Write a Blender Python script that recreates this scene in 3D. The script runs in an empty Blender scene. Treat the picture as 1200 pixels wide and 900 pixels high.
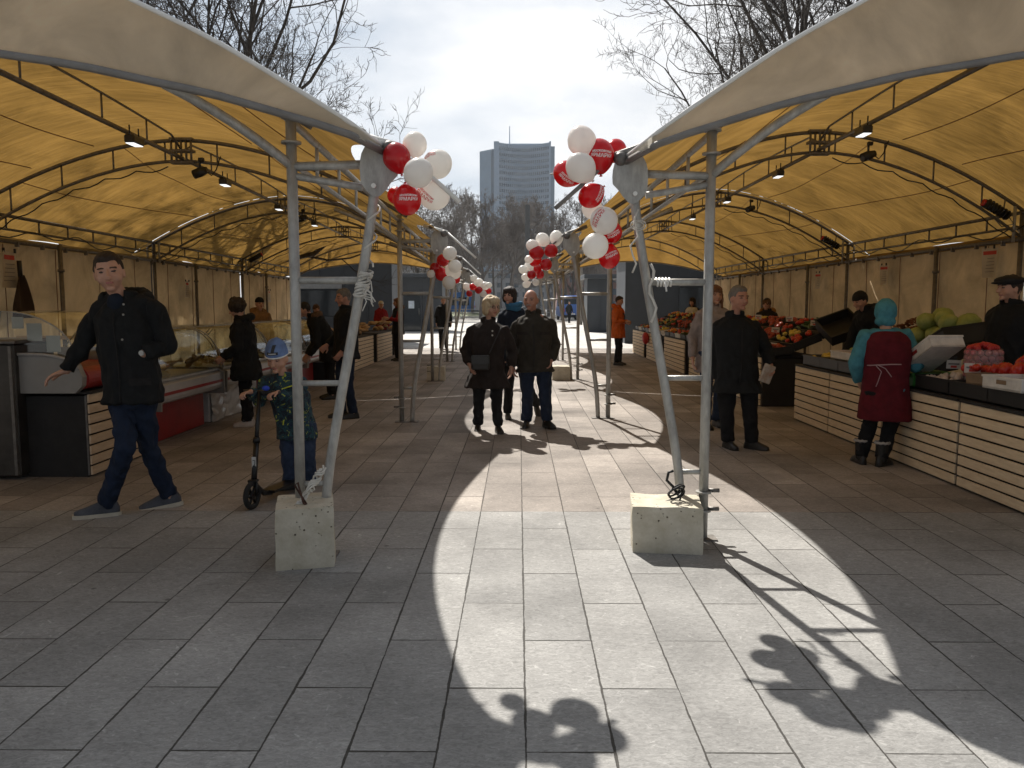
import bpy, math, random
from mathutils import Vector, Matrix, noise
V = Vector
PI = math.pi
rad = math.radians
random.seed(11)
scene = bpy.context.scene
col = scene.collection

# ------------------------------------------------------------------ camera
F_PX, CAM_H, HOR, VPX = 940.0, 1.5, 357.0, 608.0
cam_data = bpy.data.cameras.new('camera')
cam = bpy.data.objects.new('camera', cam_data)
col.objects.link(cam)
scene.camera = cam
cam_data.sensor_width = 36.0
cam_data.lens = 36.0 * F_PX / 1200.0
cam_data.clip_start = 0.05
cam_data.clip_end = 5000
PITCH = -math.atan((450 - HOR) / F_PX)
YAW = math.atan((VPX - 600) / F_PX)
cam.location = (0, 0, CAM_H)
cam.rotation_euler = (PI / 2 + PITCH, 0, YAW)
CR = cam.rotation_euler.to_matrix()

def ray(x, y):
    return CR @ V(((x - 600) / F_PX, (450 - y) / F_PX, -1.0))
def P(x, y, Y):
    """world point seen at photo pixel x, y at distance Y"""
    d = ray(x, y)
    return V((0, 0, CAM_H)) + d * (Y / d.y)
def G(x, y, z=0.0):
    """point of the ground seen at photo pixel x, y"""
    d = ray(x, y)
    return V((0, 0, CAM_H)) + d * ((z - CAM_H) / d.z)

# ------------------------------------------------------------------ materials
MATS = {}
def nodes_of(name):
    m = bpy.data.materials.new(name)
    m.use_nodes = True
    nt = m.node_tree
    nt.nodes.clear()
    out = nt.nodes.new('ShaderNodeOutputMaterial')
    return m, nt, out
def N(nt, typ, **kw):
    n = nt.nodes.new(typ)
    for k, v in kw.items():
        if k.startswith('i_'):
            key = k[2:].replace('_', ' ')
            n.inputs[key].default_value = v
        else:
            setattr(n, k, v)
    return n
def c4(c): return (c[0], c[1], c[2], 1.0)
def mat(name, color, rough=0.8, metal=0.0, var=0.15, scale=8.0, bump=0.15, bscale=60.0, color2=None,
        spec=0.5, sss=0.0, emis=None, estr=0.0, stretch=(1, 1, 1), coat=0.0):
    if name in MATS: return MATS[name]
    m, nt, out = nodes_of(name)
    b = N(nt, 'ShaderNodeBsdfPrincipled')
    b.inputs['Roughness'].default_value = rough
    b.inputs['Metallic'].default_value = metal
    b.inputs['Specular IOR Level'].default_value = spec
    if coat: b.inputs['Coat Weight'].default_value = coat
    if sss:
        b.inputs['Subsurface Weight'].default_value = sss
        b.inputs['Subsurface Radius'].default_value = (0.02, 0.008, 0.004)
        b.inputs['Subsurface Scale'].default_value = 0.5
    tc = N(nt, 'ShaderNodeTexCoord')
    mp = N(nt, 'ShaderNodeMapping'); mp.inputs['Scale'].default_value = stretch
    nt.links.new(tc.outputs['Object'], mp.inputs['Vector'])
    nz = N(nt, 'ShaderNodeTexNoise'); nz.inputs['Scale'].default_value = scale; nz.inputs['Detail'].default_value = 6
    nz.inputs['Roughness'].default_value = 0.65
    nt.links.new(mp.outputs[0], nz.inputs['Vector'])
    rp = N(nt, 'ShaderNodeValToRGB')
    c2 = color2 or tuple(c * (1 + var) for c in color)
    c1 = color if color2 else tuple(c * (1 - var) for c in color)
    rp.color_ramp.elements[0].position = 0.32; rp.color_ramp.elements[0].color = c4(c1)
    rp.color_ramp.elements[1].position = 0.68; rp.color_ramp.elements[1].color = c4(c2)
    nt.links.new(nz.outputs['Fac'], rp.inputs['Fac'])
    nt.links.new(rp.outputs['Color'], b.inputs['Base Color'])
    if bump:
        n2 = N(nt, 'ShaderNodeTexNoise'); n2.inputs['Scale'].default_value = bscale; n2.inputs['Detail'].default_value = 4
        nt.links.new(mp.outputs[0], n2.inputs['Vector'])
        bp = N(nt, 'ShaderNodeBump'); bp.inputs['Strength'].default_value = bump; bp.inputs['Distance'].default_value = 0.01
        nt.links.new(n2.outputs['Fac'], bp.inputs['Height'])
        nt.links.new(bp.outputs['Normal'], b.inputs['Normal'])
    if emis:
        b.inputs['Emission Color'].default_value = c4(emis); b.inputs['Emission Strength'].default_value = estr
    nt.links.new(b.outputs[0], out.inputs['Surface'])
    MATS[name] = m
    return m
def cloth(name, color, rough=0.9, var=0.25, sheen=True):
    return mat(name, color, rough=rough, var=var, scale=14, bump=0.35, bscale=35, spec=0.25)

# ------------------------------------------------------------------ mesh builder
class MB:
    def __init__(s): s.v = []; s.f = []; s.m = []; s.sm = []
    def add(s, vs, fs, mi=0, smooth=False):
        o = len(s.v); s.v += [V(p) for p in vs]
        for f in fs: s.f.append([i + o for i in f]); s.m.append(mi); s.sm.append(smooth)
        return s
    def box(s, c, size, mi=0, R=None, bevel=0.0):
        hx, hy, hz = size[0] / 2, size[1] / 2, size[2] / 2
        c = V(c)
        if bevel <= 0:
            vs = [V((x, y, z)) for z in (-hz, hz) for y in (-hy, hy) for x in (-hx, hx)]
            fs = [(0, 2, 3, 1), (4, 5, 7, 6), (0, 1, 5, 4), (2, 6, 7, 3), (0, 4, 6, 2), (1, 3, 7, 5)]
        else:
            b = min(bevel, hx * .49, hy * .49, hz * .49)
            vs = []; idx = {}
            for sx in (-1, 1):
                for sy in (-1, 1):
                    for sz in (-1, 1):
                        for a in range(3):
                            p = [sx * hx, sy * hy, sz * hz]
                            for k in range(3):
                                if k != a: p[k] -= (sx, sy, sz)[k] * b
                            idx[(sx, sy, sz, a)] = len(vs); vs.append(V(p))
            fs = []
            for a in range(3):
                o1, o2 = [k for k in range(3) if k != a]
                for sg in (-1, 1):
                    q = []
                    for (p, r) in ((-1, -1), (1, -1), (1, 1), (-1, 1)):
                        t = [0, 0, 0]; t[a] = sg; t[o1] = p; t[o2] = r
                        q.append(idx[(t[0], t[1], t[2], a)])
                    fs.append(q)
            for a in range(3):
                o1, o2 = [k for k in range(3) if k != a]
                for p in (-1, 1):
                    for r in (-1, 1):
                        t0 = [0, 0, 0]; t1 = [0, 0, 0]
                        t0[a] = -1; t1[a] = 1
                        for t in (t0, t1): t[o1] = p; t[o2] = r
                        fs.append([idx[(*t0, o1)], idx[(*t1, o1)], idx[(*t1, o2)], idx[(*t0, o2)]])
            for sx in (-1, 1):
                for sy in (-1, 1):
                    for sz in (-1, 1):
                        fs.append([idx[(sx, sy, sz, 0)], idx[(sx, sy, sz, 1)], idx[(sx, sy, sz, 2)]])
        if R is not None: vs = [R @ p for p in vs]
        return s.add([p + c for p in vs], fs, mi)
    def tube(s, pts, rs, n=8, mi=0, cap=True, smooth=True, flat=None):
        pts = [V(p) for p in pts]
        if not isinstance(rs, (list, tuple)): rs = [rs] * len(pts)
        up = None; rings = []
        for i, p in enumerate(pts):
            a = pts[max(i - 1, 0)]; b = pts[min(i + 1, len(pts) - 1)]
            t = (b - a)
            if t.length < 1e-9: t = V((0, 0, 1))
            t.normalize()
            if up is None:
                up = V((0, 0, 1)) if abs(t.z) < 0.9 else V((0, 1, 0))
            u = up - t * up.dot(t)
            if u.length < 1e-6: u = t.orthogonal()
            u.normalize(); w = t.cross(u); up = u
            rings.append([p + (u * math.cos(2 * PI * k / n) + w * math.sin(2 * PI * k / n)) * rs[i] for k in range(n)])
        vs = [q for r in rings for q in r]
        fs = []
        for i in range(len(rings) - 1):
            for k in range(n):
                k2 = (k + 1) % n
                fs.append((i * n + k, i * n + k2, (i + 1) * n + k2, (i + 1) * n + k))
        s.add(vs, fs, mi, smooth)
        if cap:
            o = len(s.v) - len(vs)
            s.f.append([o + k for k in range(n)][::-1]); s.m.append(mi); s.sm.append(False)
            e = o + (len(rings) - 1) * n
            s.f.append([e + k for k in range(n)]); s.m.append(mi); s.sm.append(False)
        return s
    def ball(s, c, r, R=None, nu=16, nv=10, mi=0, fn=None):
        if not isinstance(r, (list, tuple, Vector)): r = (r, r, r)
        c = V(c); vs = []; fs = []
        vs.append(V((0, 0, -1)))
        for j in range(1, nv):
            th = -PI / 2 + PI * j / nv
            for i in range(nu):
                ph = 2 * PI * i / nu
                vs.append(V((math.cos(th) * math.cos(ph), math.cos(th) * math.sin(ph), math.sin(th))))
        vs.append(V((0, 0, 1)))
        top = len(vs) - 1
        for i in range(nu):
            i2 = (i + 1) % nu
            fs.append((0, 1 + i2, 1 + i))
            for j in range(nv - 2):
                a = 1 + j * nu
                fs.append((a + i, a + i2, a + nu + i2, a + nu + i))
            a = 1 + (nv - 2) * nu
            fs.append((a + i, a + i2, top))
        out = []
        for p in vs:
            q = V((p.x * r[0], p.y * r[1], p.z * r[2]))
            if fn: q = fn(q)
            if R is not None: q = R @ q
            out.append(q + c)
        return s.add(out, fs, mi, True)
    def blob(s, pts, rs, n=12):
        """tapered capsule chain"""
        s.tube(pts, rs, n=n)
        for p, r in zip(pts, rs): s.ball(p, r, nu=12, nv=8)
        return s
    def loft(s, rings, mi=0, smooth=True, cap=True):
        n = len(rings[0]); vs = [V(q) for r in rings for q in r]; fs = []
        for i in range(len(rings) - 1):
            for k in range(n):
                k2 = (k + 1) % n
                fs.append((i * n + k, i * n + k2, (i + 1) * n + k2, (i + 1) * n + k))
        s.add(vs, fs, mi, smooth)
        if cap:
            o = len(s.v) - len(vs)
            s.f.append([o + k for k in range(n)][::-1]); s.m.append(mi); s.sm.append(False)
            e = o + (len(rings) - 1) * n
            s.f.append([e + k for k in range(n)]); s.m.append(mi); s.sm.append(False)
        return s
    def grid(s, nu, nv, fn, mi=0, smooth=True):
        vs = [fn(i / nu, j / nv) for j in range(nv + 1) for i in range(nu + 1)]
        fs = [(j * (nu + 1) + i, j * (nu + 1) + i + 1, (j + 1) * (nu + 1) + i + 1, (j + 1) * (nu + 1) + i)
              for j in range(nv) for i in range(nu)]
        return s.add(vs, fs, mi, smooth)
    def prism(s, poly, h0, h1, axis='y', mi=0):
        """extrude a 2-D outline: axis y -> outline is (x, z)"""
        def mk(a, b, h):
            return V((a, h, b)) if axis == 'y' else (V((h, a, b)) if axis == 'x' else V((a, b, h)))
        n = len(poly)
        vs = [mk(a, b, h0) for a, b in poly] + [mk(a, b, h1) for a, b in poly]
        fs = [[k for k in range(n)], [n + k for k in range(n)][::-1]]
        fs += [[k, n + k, n + (k + 1) % n, (k + 1) % n] for k in range(n)]
        return s.add(vs, fs, mi)
    def mesh(s, name, mats):
        me = bpy.data.meshes.new(name)
        me.from_pydata([tuple(p) for p in s.v], [], s.f)
        for m in (mats if isinstance(mats, (list, tuple)) else [mats]): me.materials.append(m)
        me.polygons.foreach_set('material_index', s.m)
        me.polygons.foreach_set('use_smooth', s.sm)
        me.update()
        return me
    def build(s, name, mats, parent=None, off=None, fix=True):
        if off is not None:
            off = V(off)
            s.v = [p - off for p in s.v]
        me = s.mesh(name, mats)
        if fix: fix_normals(me)
        return link(name, me, parent)

import bmesh
def fix_normals(me):
    bm = bmesh.new(); bm.from_mesh(me)
    bmesh.ops.recalc_face_normals(bm, faces=bm.faces)
    bm.to_mesh(me); bm.free()
def link(name, me, parent=None):
    o = bpy.data.objects.new(name, me); col.objects.link(o)
    if parent: o.parent = parent
    return o
def tag(o, label=None, cat=None, group=None, kind=None):
    if label: o['label'] = label
    if cat: o['category'] = cat
    if group: o['group'] = group
    if kind: o['kind'] = kind
    return o
def thing(name, label, cat, loc=(0, 0, 0), rz=0.0, group=None):
    o = bpy.data.objects.new(name, None); col.objects.link(o)
    o.empty_display_size = 0.1
    o.location = loc; o.rotation_euler = (0, 0, rz)
    return tag(o, label, cat, group)
def dup(o, loc=None, rz=None, label=None, group=None, scale=None, rot=None):
    def cp(src, par):
        c = src.copy(); col.objects.link(c); c.parent = par
        for ch in src.children: cp(ch, c)
        return c
    r = cp(o, None)
    if loc is not None: r.location = loc
    if rz is not None: r.rotation_euler = (0, 0, rz)
    if rot is not None: r.rotation_euler = rot
    if scale is not None: r.scale = (scale, scale, scale) if not isinstance(scale, (list, tuple)) else scale
    if label: r['label'] = label
    if group: r['group'] = group
    return r
def remesh(mb, voxel, smooth=4, fac=0.5):
    me = mb.mesh('tmp', [])
    fix_normals(me)
    o = bpy.data.objects.new('tmp', me); col.objects.link(o)
    m = o.modifiers.new('r', 'REMESH'); m.mode = 'VOXEL'; m.voxel_size = voxel; m.use_smooth_shade = True
    if smooth:
        k = o.modifiers.new('s', 'SMOOTH'); k.iterations = smooth; k.factor = fac
    dg = bpy.context.evaluated_depsgraph_get(); dg.update()
    res = bpy.data.meshes.new_from_object(o.evaluated_get(dg))
    bpy.data.objects.remove(o); bpy.data.meshes.remove(me)
    for p in res.polygons: p.use_smooth = True
    return res
def folds(me, amp, sc=9.0, seed=0.0, stretch=(1, 1, 0.6)):
    ns = [v.normal.copy() for v in me.vertices]
    for v, n in zip(me.vertices, ns):
        q = V((v.co.x * stretch[0], v.co.y * stretch[1], v.co.z * stretch[2])) * sc + V((seed, seed * 2, 0))
        a = noise.noise(q); b = noise.noise(q * 2.3)
        v.co += n * amp * ((1 - abs(a) * 3.2) * 0.7 + b * 0.8)
    me.update()

# common materials
M_galv = mat('galvanised_steel', (0.37, 0.365, 0.345), rough=0.5, metal=0.35, var=0.25, scale=22, bump=0.25, bscale=90, stretch=(1, 1, .35))
M_galv_dark = mat('weathered_steel', (0.16, 0.15, 0.14), rough=0.55, metal=0.6, var=0.25, scale=20, bump=0.25, bscale=80)
M_black = mat('black_plastic', (0.012, 0.012, 0.013), rough=0.5, var=0.3)
M_dark = mat('black_painted_board', (0.015, 0.014, 0.014), rough=0.8, var=0.3)
M_rope = mat('rope', (0.62, 0.6, 0.55), rough=0.9, bump=0.5, bscale=200)
M_concrete = mat('cast_concrete', (0.42, 0.39, 0.30), rough=0.95, var=0.18, scale=9, bump=0.7, bscale=45, color2=(0.56, 0.53, 0.45))
M_cable = mat('black_cable', (0.01, 0.01, 0.01), rough=0.6)
# ------------------------------------------------------------------ sky, sun, exposure
SUN_EL = rad(46.5)
SUN_DIR = V((-0.37, 1.0, 0)).normalized() * math.cos(SUN_EL) + V((0, 0, math.sin(SUN_EL)))
world = bpy.data.worlds.new('World'); scene.world = world; world.use_nodes = True
nt = world.node_tree; nt.nodes.clear()
wo = N(nt, 'ShaderNodeOutputWorld'); bg = N(nt, 'ShaderNodeBackground'); bg.inputs['Strength'].default_value = 0.1
sky = N(nt, 'ShaderNodeTexSky'); sky.sky_type = 'NISHITA'; sky.sun_disc = False
sky.sun_elevation = SUN_EL; sky.sun_rotation = math.atan2(SUN_DIR.x, SUN_DIR.y)
sky.dust_density = 2.0
tc = N(nt, 'ShaderNodeTexCoord')
mp = N(nt, 'ShaderNodeMapping'); mp.inputs['Scale'].default_value = (1.0, 1.0, 2.6); mp.inputs['Location'].default_value = (0.35, 0.1, 0.55)
nt.links.new(tc.outputs['Generated'], mp.inputs['Vector'])
cn = N(nt, 'ShaderNodeTexNoise'); cn.inputs['Scale'].default_value = 2.3; cn.inputs['Detail'].default_value = 7; cn.inputs['Roughness'].default_value = 0.52
nt.links.new(mp.outputs[0], cn.inputs['Vector'])
cr = N(nt, 'ShaderNodeValToRGB')
cr.color_ramp.elements[0].position = 0.40; cr.color_ramp.elements[0].color = (0.50, 0.58, 0.68, 1)
cr.color_ramp.elements[1].position = 0.58; cr.color_ramp.elements[1].color = (1, 1, 1, 1)
nt.links.new(cn.outputs['Fac'], cr.inputs['Fac'])
dt = N(nt, 'ShaderNodeVectorMath'); dt.operation = 'DOT_PRODUCT'
nt.links.new(tc.outputs['Generated'], dt.inputs[0]); dt.inputs[1].default_value = V((SUN_DIR.x, SUN_DIR.y, SUN_DIR.z * .55)).normalized()
mr = N(nt, 'ShaderNodeMapRange'); mr.inputs['From Min'].default_value = 0.30; mr.inputs['From Max'].default_value = 0.90
mr.inputs['To Min'].default_value = 2.5; mr.inputs['To Max'].default_value = 6.1
nt.links.new(dt.outputs['Value'], mr.inputs['Value'])
sc_ = N(nt, 'ShaderNodeVectorMath'); sc_.operation = 'SCALE'
nt.links.new(cr.outputs['Color'], sc_.inputs[0]); nt.links.new(mr.outputs[0], sc_.inputs['Scale'])
mx = N(nt, 'ShaderNodeMix'); mx.data_type = 'RGBA'; mx.inputs[0].default_value = 0.92
nt.links.new(sky.outputs[0], mx.inputs[6]); nt.links.new(sc_.outputs[0], mx.inputs[7])
nt.links.new(mx.outputs[2], bg.inputs['Color']); nt.links.new(bg.outputs[0], wo.inputs['Surface'])
sd = bpy.data.lights.new('sun', 'SUN'); so = bpy.data.objects.new('sun', sd); col.objects.link(so)
sd.energy = 5.0; sd.angle = rad(0.6); sd.color = (1.0, 0.95, 0.87)
so.rotation_euler = SUN_DIR.to_track_quat('Z', 'Y').to_euler(); so.location = (0, 0, 30)
scene.view_settings.view_transform = 'Standard'; scene.view_settings.look = 'None'
scene.view_settings.exposure = 0.75; scene.view_settings.gamma = 1.0; scene.view_settings.use_curve_mapping = False
scene.cycles.max_bounces = 8; scene.cycles.diffuse_bounces = 4; scene.cycles.transparent_max_bounces = 12
scene.cycles.caustics_reflective = False; scene.cycles.caustics_refractive = False

# ------------------------------------------------------------------ paving
def paving_mat(name, base, base2, mortar, tile_w, tile_l, ox, oy, joint=0.0042, stain=0.30, streak=0.45, rough=0.82, wig=0.004, bump=0.7):
    m, nt, out = nodes_of(name)
    L = nt.links.new
    b = N(nt, 'ShaderNodeBsdfPrincipled')
    tc = N(nt, 'ShaderNodeTexCoord'); sx = N(nt, 'ShaderNodeSeparateXYZ'); L(tc.outputs['Object'], sx.inputs[0])
    wn = N(nt, 'ShaderNodeTexNoise'); wn.inputs['Scale'].default_value = 4.0; wn.inputs['Detail'].default_value = 5
    L(tc.outputs['Object'], wn.inputs['Vector'])
    def math_(op, a, b_, c=None):
        n = N(nt, 'ShaderNodeMath'); n.operation = op
        for i, q in enumerate((a, b_, c)):
            if q is None: continue
            if isinstance(q, (int, float)): n.inputs[i].default_value = q
            else: L(q, n.inputs[i])
        return n.outputs[0]
    wn.inputs['Scale'].default_value = 14; wob = math_('MULTIPLY_ADD', wn.outputs['Fac'], wig * 2, -wig)
    xx = math_('ADD', math_('SUBTRACT', sx.outputs['X'], ox), wob)
    yy = math_('ADD', math_('SUBTRACT', sx.outputs['Y'], oy), math_('MULTIPLY', wob, 0.3))
    cb = N(nt, 'ShaderNodeCombineXYZ'); L(yy, cb.inputs['X']); L(xx, cb.inputs['Y'])
    br = N(nt, 'ShaderNodeTexBrick')
    br.offset = 0.5; br.offset_frequency = 2; br.squash = 1.0
    br.inputs['Scale'].default_value = 1.0; br.inputs['Brick Width'].default_value = tile_l; br.inputs['Row Height'].default_value = tile_w
    br.inputs['Mortar Size'].default_value = joint; br.inputs['Mortar Smooth'].default_value = 0.25; br.inputs['Bias'].default_value = 0.0
    br.inputs['Color1'].default_value = c4(base); br.inputs['Color2'].default_value = c4(base2); br.inputs['Mortar'].default_value = c4(mortar)
    L(cb.outputs[0], br.inputs['Vector'])
    jn = N(nt, 'ShaderNodeTexNoise'); jn.inputs['Scale'].default_value = 2.2; jn.inputs['Detail'].default_value = 8; jn.inputs['Roughness'].default_value = .75; L(tc.outputs['Object'], jn.inputs['Vector'])
    jr = N(nt, 'ShaderNodeMapRange'); jr.inputs['From Min'].default_value = .35; jr.inputs['From Max'].default_value = .68; jr.inputs['To Min'].default_value = joint * .35; jr.inputs['To Max'].default_value = joint * 1.9
    L(jn.outputs['Fac'], jr.inputs['Value']); L(jr.outputs[0], br.inputs['Mortar Size'])
    # fine flame-finish grain, broad stains
    g = N(nt, 'ShaderNodeTexNoise'); g.inputs['Scale'].default_value = 42; g.inputs['Detail'].default_value = 10; g.inputs['Roughness'].default_value = 0.78
    g.inputs['Distortion'].default_value = 1.2
    mpp = N(nt, 'ShaderNodeMapping'); mpp.inputs['Scale'].default_value = (0.75, 1.5, 1); L(tc.outputs['Object'], mpp.inputs['Vector']); L(mpp.outputs[0], g.inputs['Vector'])
    gr = N(nt, 'ShaderNodeMapRange'); gr.inputs['From Min'].default_value = 0.3; gr.inputs['From Max'].default_value = 0.7
    gr.inputs['To Min'].default_value = 1 - streak; gr.inputs['To Max'].default_value = 1 + streak; L(g.outputs['Fac'], gr.inputs['Value'])
    st = N(nt, 'ShaderNodeTexNoise'); st.inputs['Scale'].default_value = 1.1; st.inputs['Detail'].default_value = 6; st.inputs['Roughness'].default_value = 0.6
    L(tc.outputs['Object'], st.inputs['Vector'])
    sr = N(nt, 'ShaderNodeMapRange'); sr.inputs['From Min'].default_value = 0.35; sr.inputs['From Max'].default_value = 0.65
    sr.inputs['To Min'].default_value = 1 - stain; sr.inputs['To Max'].default_value = 1 + stain * .5; L(st.outputs['Fac'], sr.inputs['Value'])
    # pale scuffs
    sc = N(nt, 'ShaderNodeTexNoise'); sc.inputs['Scale'].default_value = 9; sc.inputs['Detail'].default_value = 9; sc.inputs['Distortion'].default_value = 3.5
    L(tc.outputs['Object'], sc.inputs['Vector'])
    s2 = N(nt, 'ShaderNodeMapRange'); s2.inputs['From Min'].default_value = 0.62; s2.inputs['From Max'].default_value = 0.75
    s2.inputs['To Min'].default_value = 1.0; s2.inputs['To Max'].default_value = 1.5; L(sc.outputs['Fac'], s2.inputs['Value'])
    # trodden gum and dirt spots
    vo = N(nt, 'ShaderNodeTexVoronoi'); vo.inputs['Scale'].default_value = 1.9; vo.inputs['Randomness'].default_value = 1.0; L(tc.outputs['Object'], vo.inputs['Vector'])
    vr = N(nt, 'ShaderNodeMapRange'); vr.inputs['From Min'].default_value = .022; vr.inputs['From Max'].default_value = .034; vr.inputs['To Min'].default_value = .55; vr.inputs['To Max'].default_value = 1.0; L(vo.outputs['Distance'], vr.inputs['Value'])
    # dirty run-off along some joints
    dn_ = N(nt, 'ShaderNodeTexNoise'); dn_.inputs['Scale'].default_value = .55; dn_.inputs['Detail'].default_value = 3; L(tc.outputs['Object'], dn_.inputs['Vector'])
    dr = N(nt, 'ShaderNodeMapRange'); dr.inputs['From Min'].default_value = .56; dr.inputs['From Max'].default_value = .72; dr.inputs['To Min'].default_value = 1.0; dr.inputs['To Max'].default_value = .68; L(dn_.outputs['Fac'], dr.inputs['Value'])
    k = math_('MULTIPLY', math_('MULTIPLY', gr.outputs[0], sr.outputs[0]), math_('MULTIPLY', s2.outputs[0], math_('MULTIPLY', vr.outputs[0], dr.outputs[0])))
    vs = N(nt, 'ShaderNodeVectorMath'); vs.operation = 'SCALE'; L(br.outputs['Color'], vs.inputs[0]); L(k, vs.inputs['Scale'])
    L(vs.outputs[0], b.inputs['Base Color'])
    b.inputs['Roughness'].default_value = rough; b.inputs['Specular IOR Level'].default_value = 0.35
    hh = math_('SUBTRACT', math_('MULTIPLY', g.outputs['Fac'], 0.35), math_('MULTIPLY', br.outputs['Fac'], 1.0))
    bp = N(nt, 'ShaderNodeBump'); bp.inputs['Strength'].default_value = bump; bp.inputs['Distance'].default_value = 0.006
    L(hh, bp.inputs['Height']); L(bp.outputs[0], b.inputs['Normal'])
    L(b.outputs[0], out.inputs['Surface'])
    return m
def sheet(name, x0, x1, y0, y1, z, m):
    mb = MB(); mb.add([(x0, y0, z), (x1, y0, z), (x1, y1, z), (x0, y1, z)], [(0, 1, 2, 3)])
    o = mb.build(name, m); tag(o, kind='structure'); return o
M_ground = mat('far_asphalt', (0.10, 0.10, 0.10), rough=0.9, scale=0.4, bump=0.2)
sheet('ground', -1500, 1500, -300, 2500, 0.0, M_ground)
M_pave = paving_mat('grey_granite_paving', (0.235, 0.232, 0.225), (0.295, 0.29, 0.28), (0.05, 0.047, 0.042), 0.3, 0.9, 0.025, 5.71)
sheet('pavement', -40, 40, -25, 5.71, 0.004, M_pave)
M_pave2 = paving_mat('brown_granite_paving', (0.215, 0.19, 0.17), (0.33, 0.295, 0.265), (0.06, 0.05, 0.042), 0.3, 0.9, 0.025, 5.71, joint=0.004, stain=0.38, wig=0.003)
sheet('market_pavement', -9, 9, 5.71, 27.6, 0.004, M_pave2)
M_plaza = paving_mat('pale_plaza_paving', (0.42, 0.40, 0.37), (0.50, 0.48, 0.45), (0.2, 0.19, 0.18), 0.5, 0.5, 0, 0, stain=0.15)
sheet('plaza', -70, 70, 27.6, 88, 0.004, M_plaza)
M_side = mat('side_asphalt', (0.09, 0.088, 0.085), rough=0.9, scale=1.5)
sheet('path', 9, 60, 5.71, 27.6, 0.008, M_side)
sheet('side_path', -60, -9, 5.71, 27.6, 0.008, M_side)
k = MB(); k.box((0, 88.2, 0.07), (200, 0.3, 0.15), bevel=.02); tag(k.build('kerb', mat('kerb_stone', (0.4, 0.39, 0.38))), kind='structure')
M_road = mat('road_asphalt', (0.055, 0.055, 0.057), rough=0.85, scale=1.0, bscale=60)
sheet('road', -300, 300, 96, 112, 0.008, M_road)
k = MB()
for i in range(-20, 20): k.box((i * 6, 104, 0.014), (3, 0.15, 0.004))
tag(k.build('lane_marking', mat('road_paint', (0.75, 0.75, 0.72))), kind='structure')
def lawn_h(u, v):
    x = -46 + 44 * u; y = 88.4 + 7 * v
    return V((x, y, 0.14 + 0.5 * math.sin(PI * min(1, v * 1.2) * .5) + 0.06 * noise.noise(V((x, y, 0)) * 0.5)))
k = MB(); k.grid(60, 12, lawn_h)
tag(k.build('lawn', mat('spring_grass', (0.10, 0.12, 0.045), var=0.4, scale=3, bump=0.8, bscale=40)), kind='structure')

# ------------------------------------------------------------------ bare trees
M_bark = mat('dark_bark', (0.055, 0.047, 0.042), rough=0.95, var=0.35, scale=10, bump=0.6, bscale=40, stretch=(1, 1, .3))
M_bark2 = mat('grey_brown_bark', (0.15, 0.135, 0.125), rough=0.95, var=0.3, scale=10)
def tree_meshes(seed, h, r0, dens=1.0, lean=(0, 0), twig=0.007, fork=0.3, spread=.9):
    rng = random.Random(seed)
    trunk = MB(); crown = MB()
    def grow(p, d, L, r, lev):
        nseg = 5 if lev == 0 else (4 if lev < 3 else 3)
        pts = [p]; rs = [r]; q = p.copy(); dd = d.copy()
        for i in range(nseg):
            wob = 0.12 if lev == 0 else 0.30 + 0.05 * lev
            dd = (dd + V((rng.uniform(-wob, wob), rng.uniform(-wob, wob), rng.uniform(-wob * .6, wob) + (0.04 if lev < 3 else 0.0)))).normalized()
            q = q + dd * (L / nseg); pts.append(q.copy())
            rs.append(max(r * (1 - 0.55 * (i + 1) / nseg), twig * .6))
        mb = trunk if lev <= 1 else crown
        mb.tube(pts, rs, n=8 if lev == 0 else (6 if lev == 1 else (4 if lev == 2 else 3)), cap=False)
        if lev >= 5: return
        nchild = {0: int(9 * dens), 1: int(7 * dens), 2: int(6 * dens), 3: 5, 4: 4}[lev]
        for c in range(nchild):
            t = rng.uniform(fork if lev == 0 else 0.2, 1.0) if c > 0 else 1.0
            f = t * nseg; i = min(int(f), nseg - 1); a = f - i
            bp = pts[i].lerp(pts[i + 1], a); br = rs[i] * (1 - a) + rs[i + 1] * a
            td = (pts[i + 1] - pts[i]).normalized()
            ax = td.orthogonal().normalized(); ax.rotate(Matrix.Rotation(rng.uniform(0, 2 * PI), 3, td))
            ang = rng.uniform(0.4, 1.15) if c > 0 else rng.uniform(0, 0.3)
            nd = td.copy(); nd.rotate(Matrix.Rotation(ang, 3, ax))
            nd = (nd + V((0, 0, 0.10 if lev < 2 else 0.0))).normalized()
            nl = L * (rng.uniform(0.42, 0.68) if lev else rng.uniform(.5, .85) * spread) * (1 - 0.25 * t)
            grow(bp, nd, nl, max(br * rng.uniform(0.45, 0.7), twig), lev + 1)
    d = V((lean[0], lean[1], 1)).normalized()
    grow(V((0, 0, -0.1)), d, h * 0.62, r0, 0)
    return trunk, crown
TREES = []
def make_tree(seed, h, r0, label, group, bark, **kw):
    t = thing('bare_tree', label, 'tree', group=group)
    tr, cr_ = tree_meshes(seed, h, r0, **kw)
    tr.build('trunk', bark, t, fix=False); cr_.build('crown', bark, t, fix=False)
    return t
NG = 'bare trees standing behind the market tents'
protos = [make_tree(31, 14.5, .24, '', NG, M_bark, dens=.82, twig=.009, spread=1.1), make_tree(45, 13.5, .2, '', NG, M_bark, lean=(.1, 0), dens=.8, twig=.009, spread=1.1), make_tree(57, 15, .26, '', NG, M_bark, fork=.22, dens=.82, twig=.009, spread=1.15)]
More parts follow.
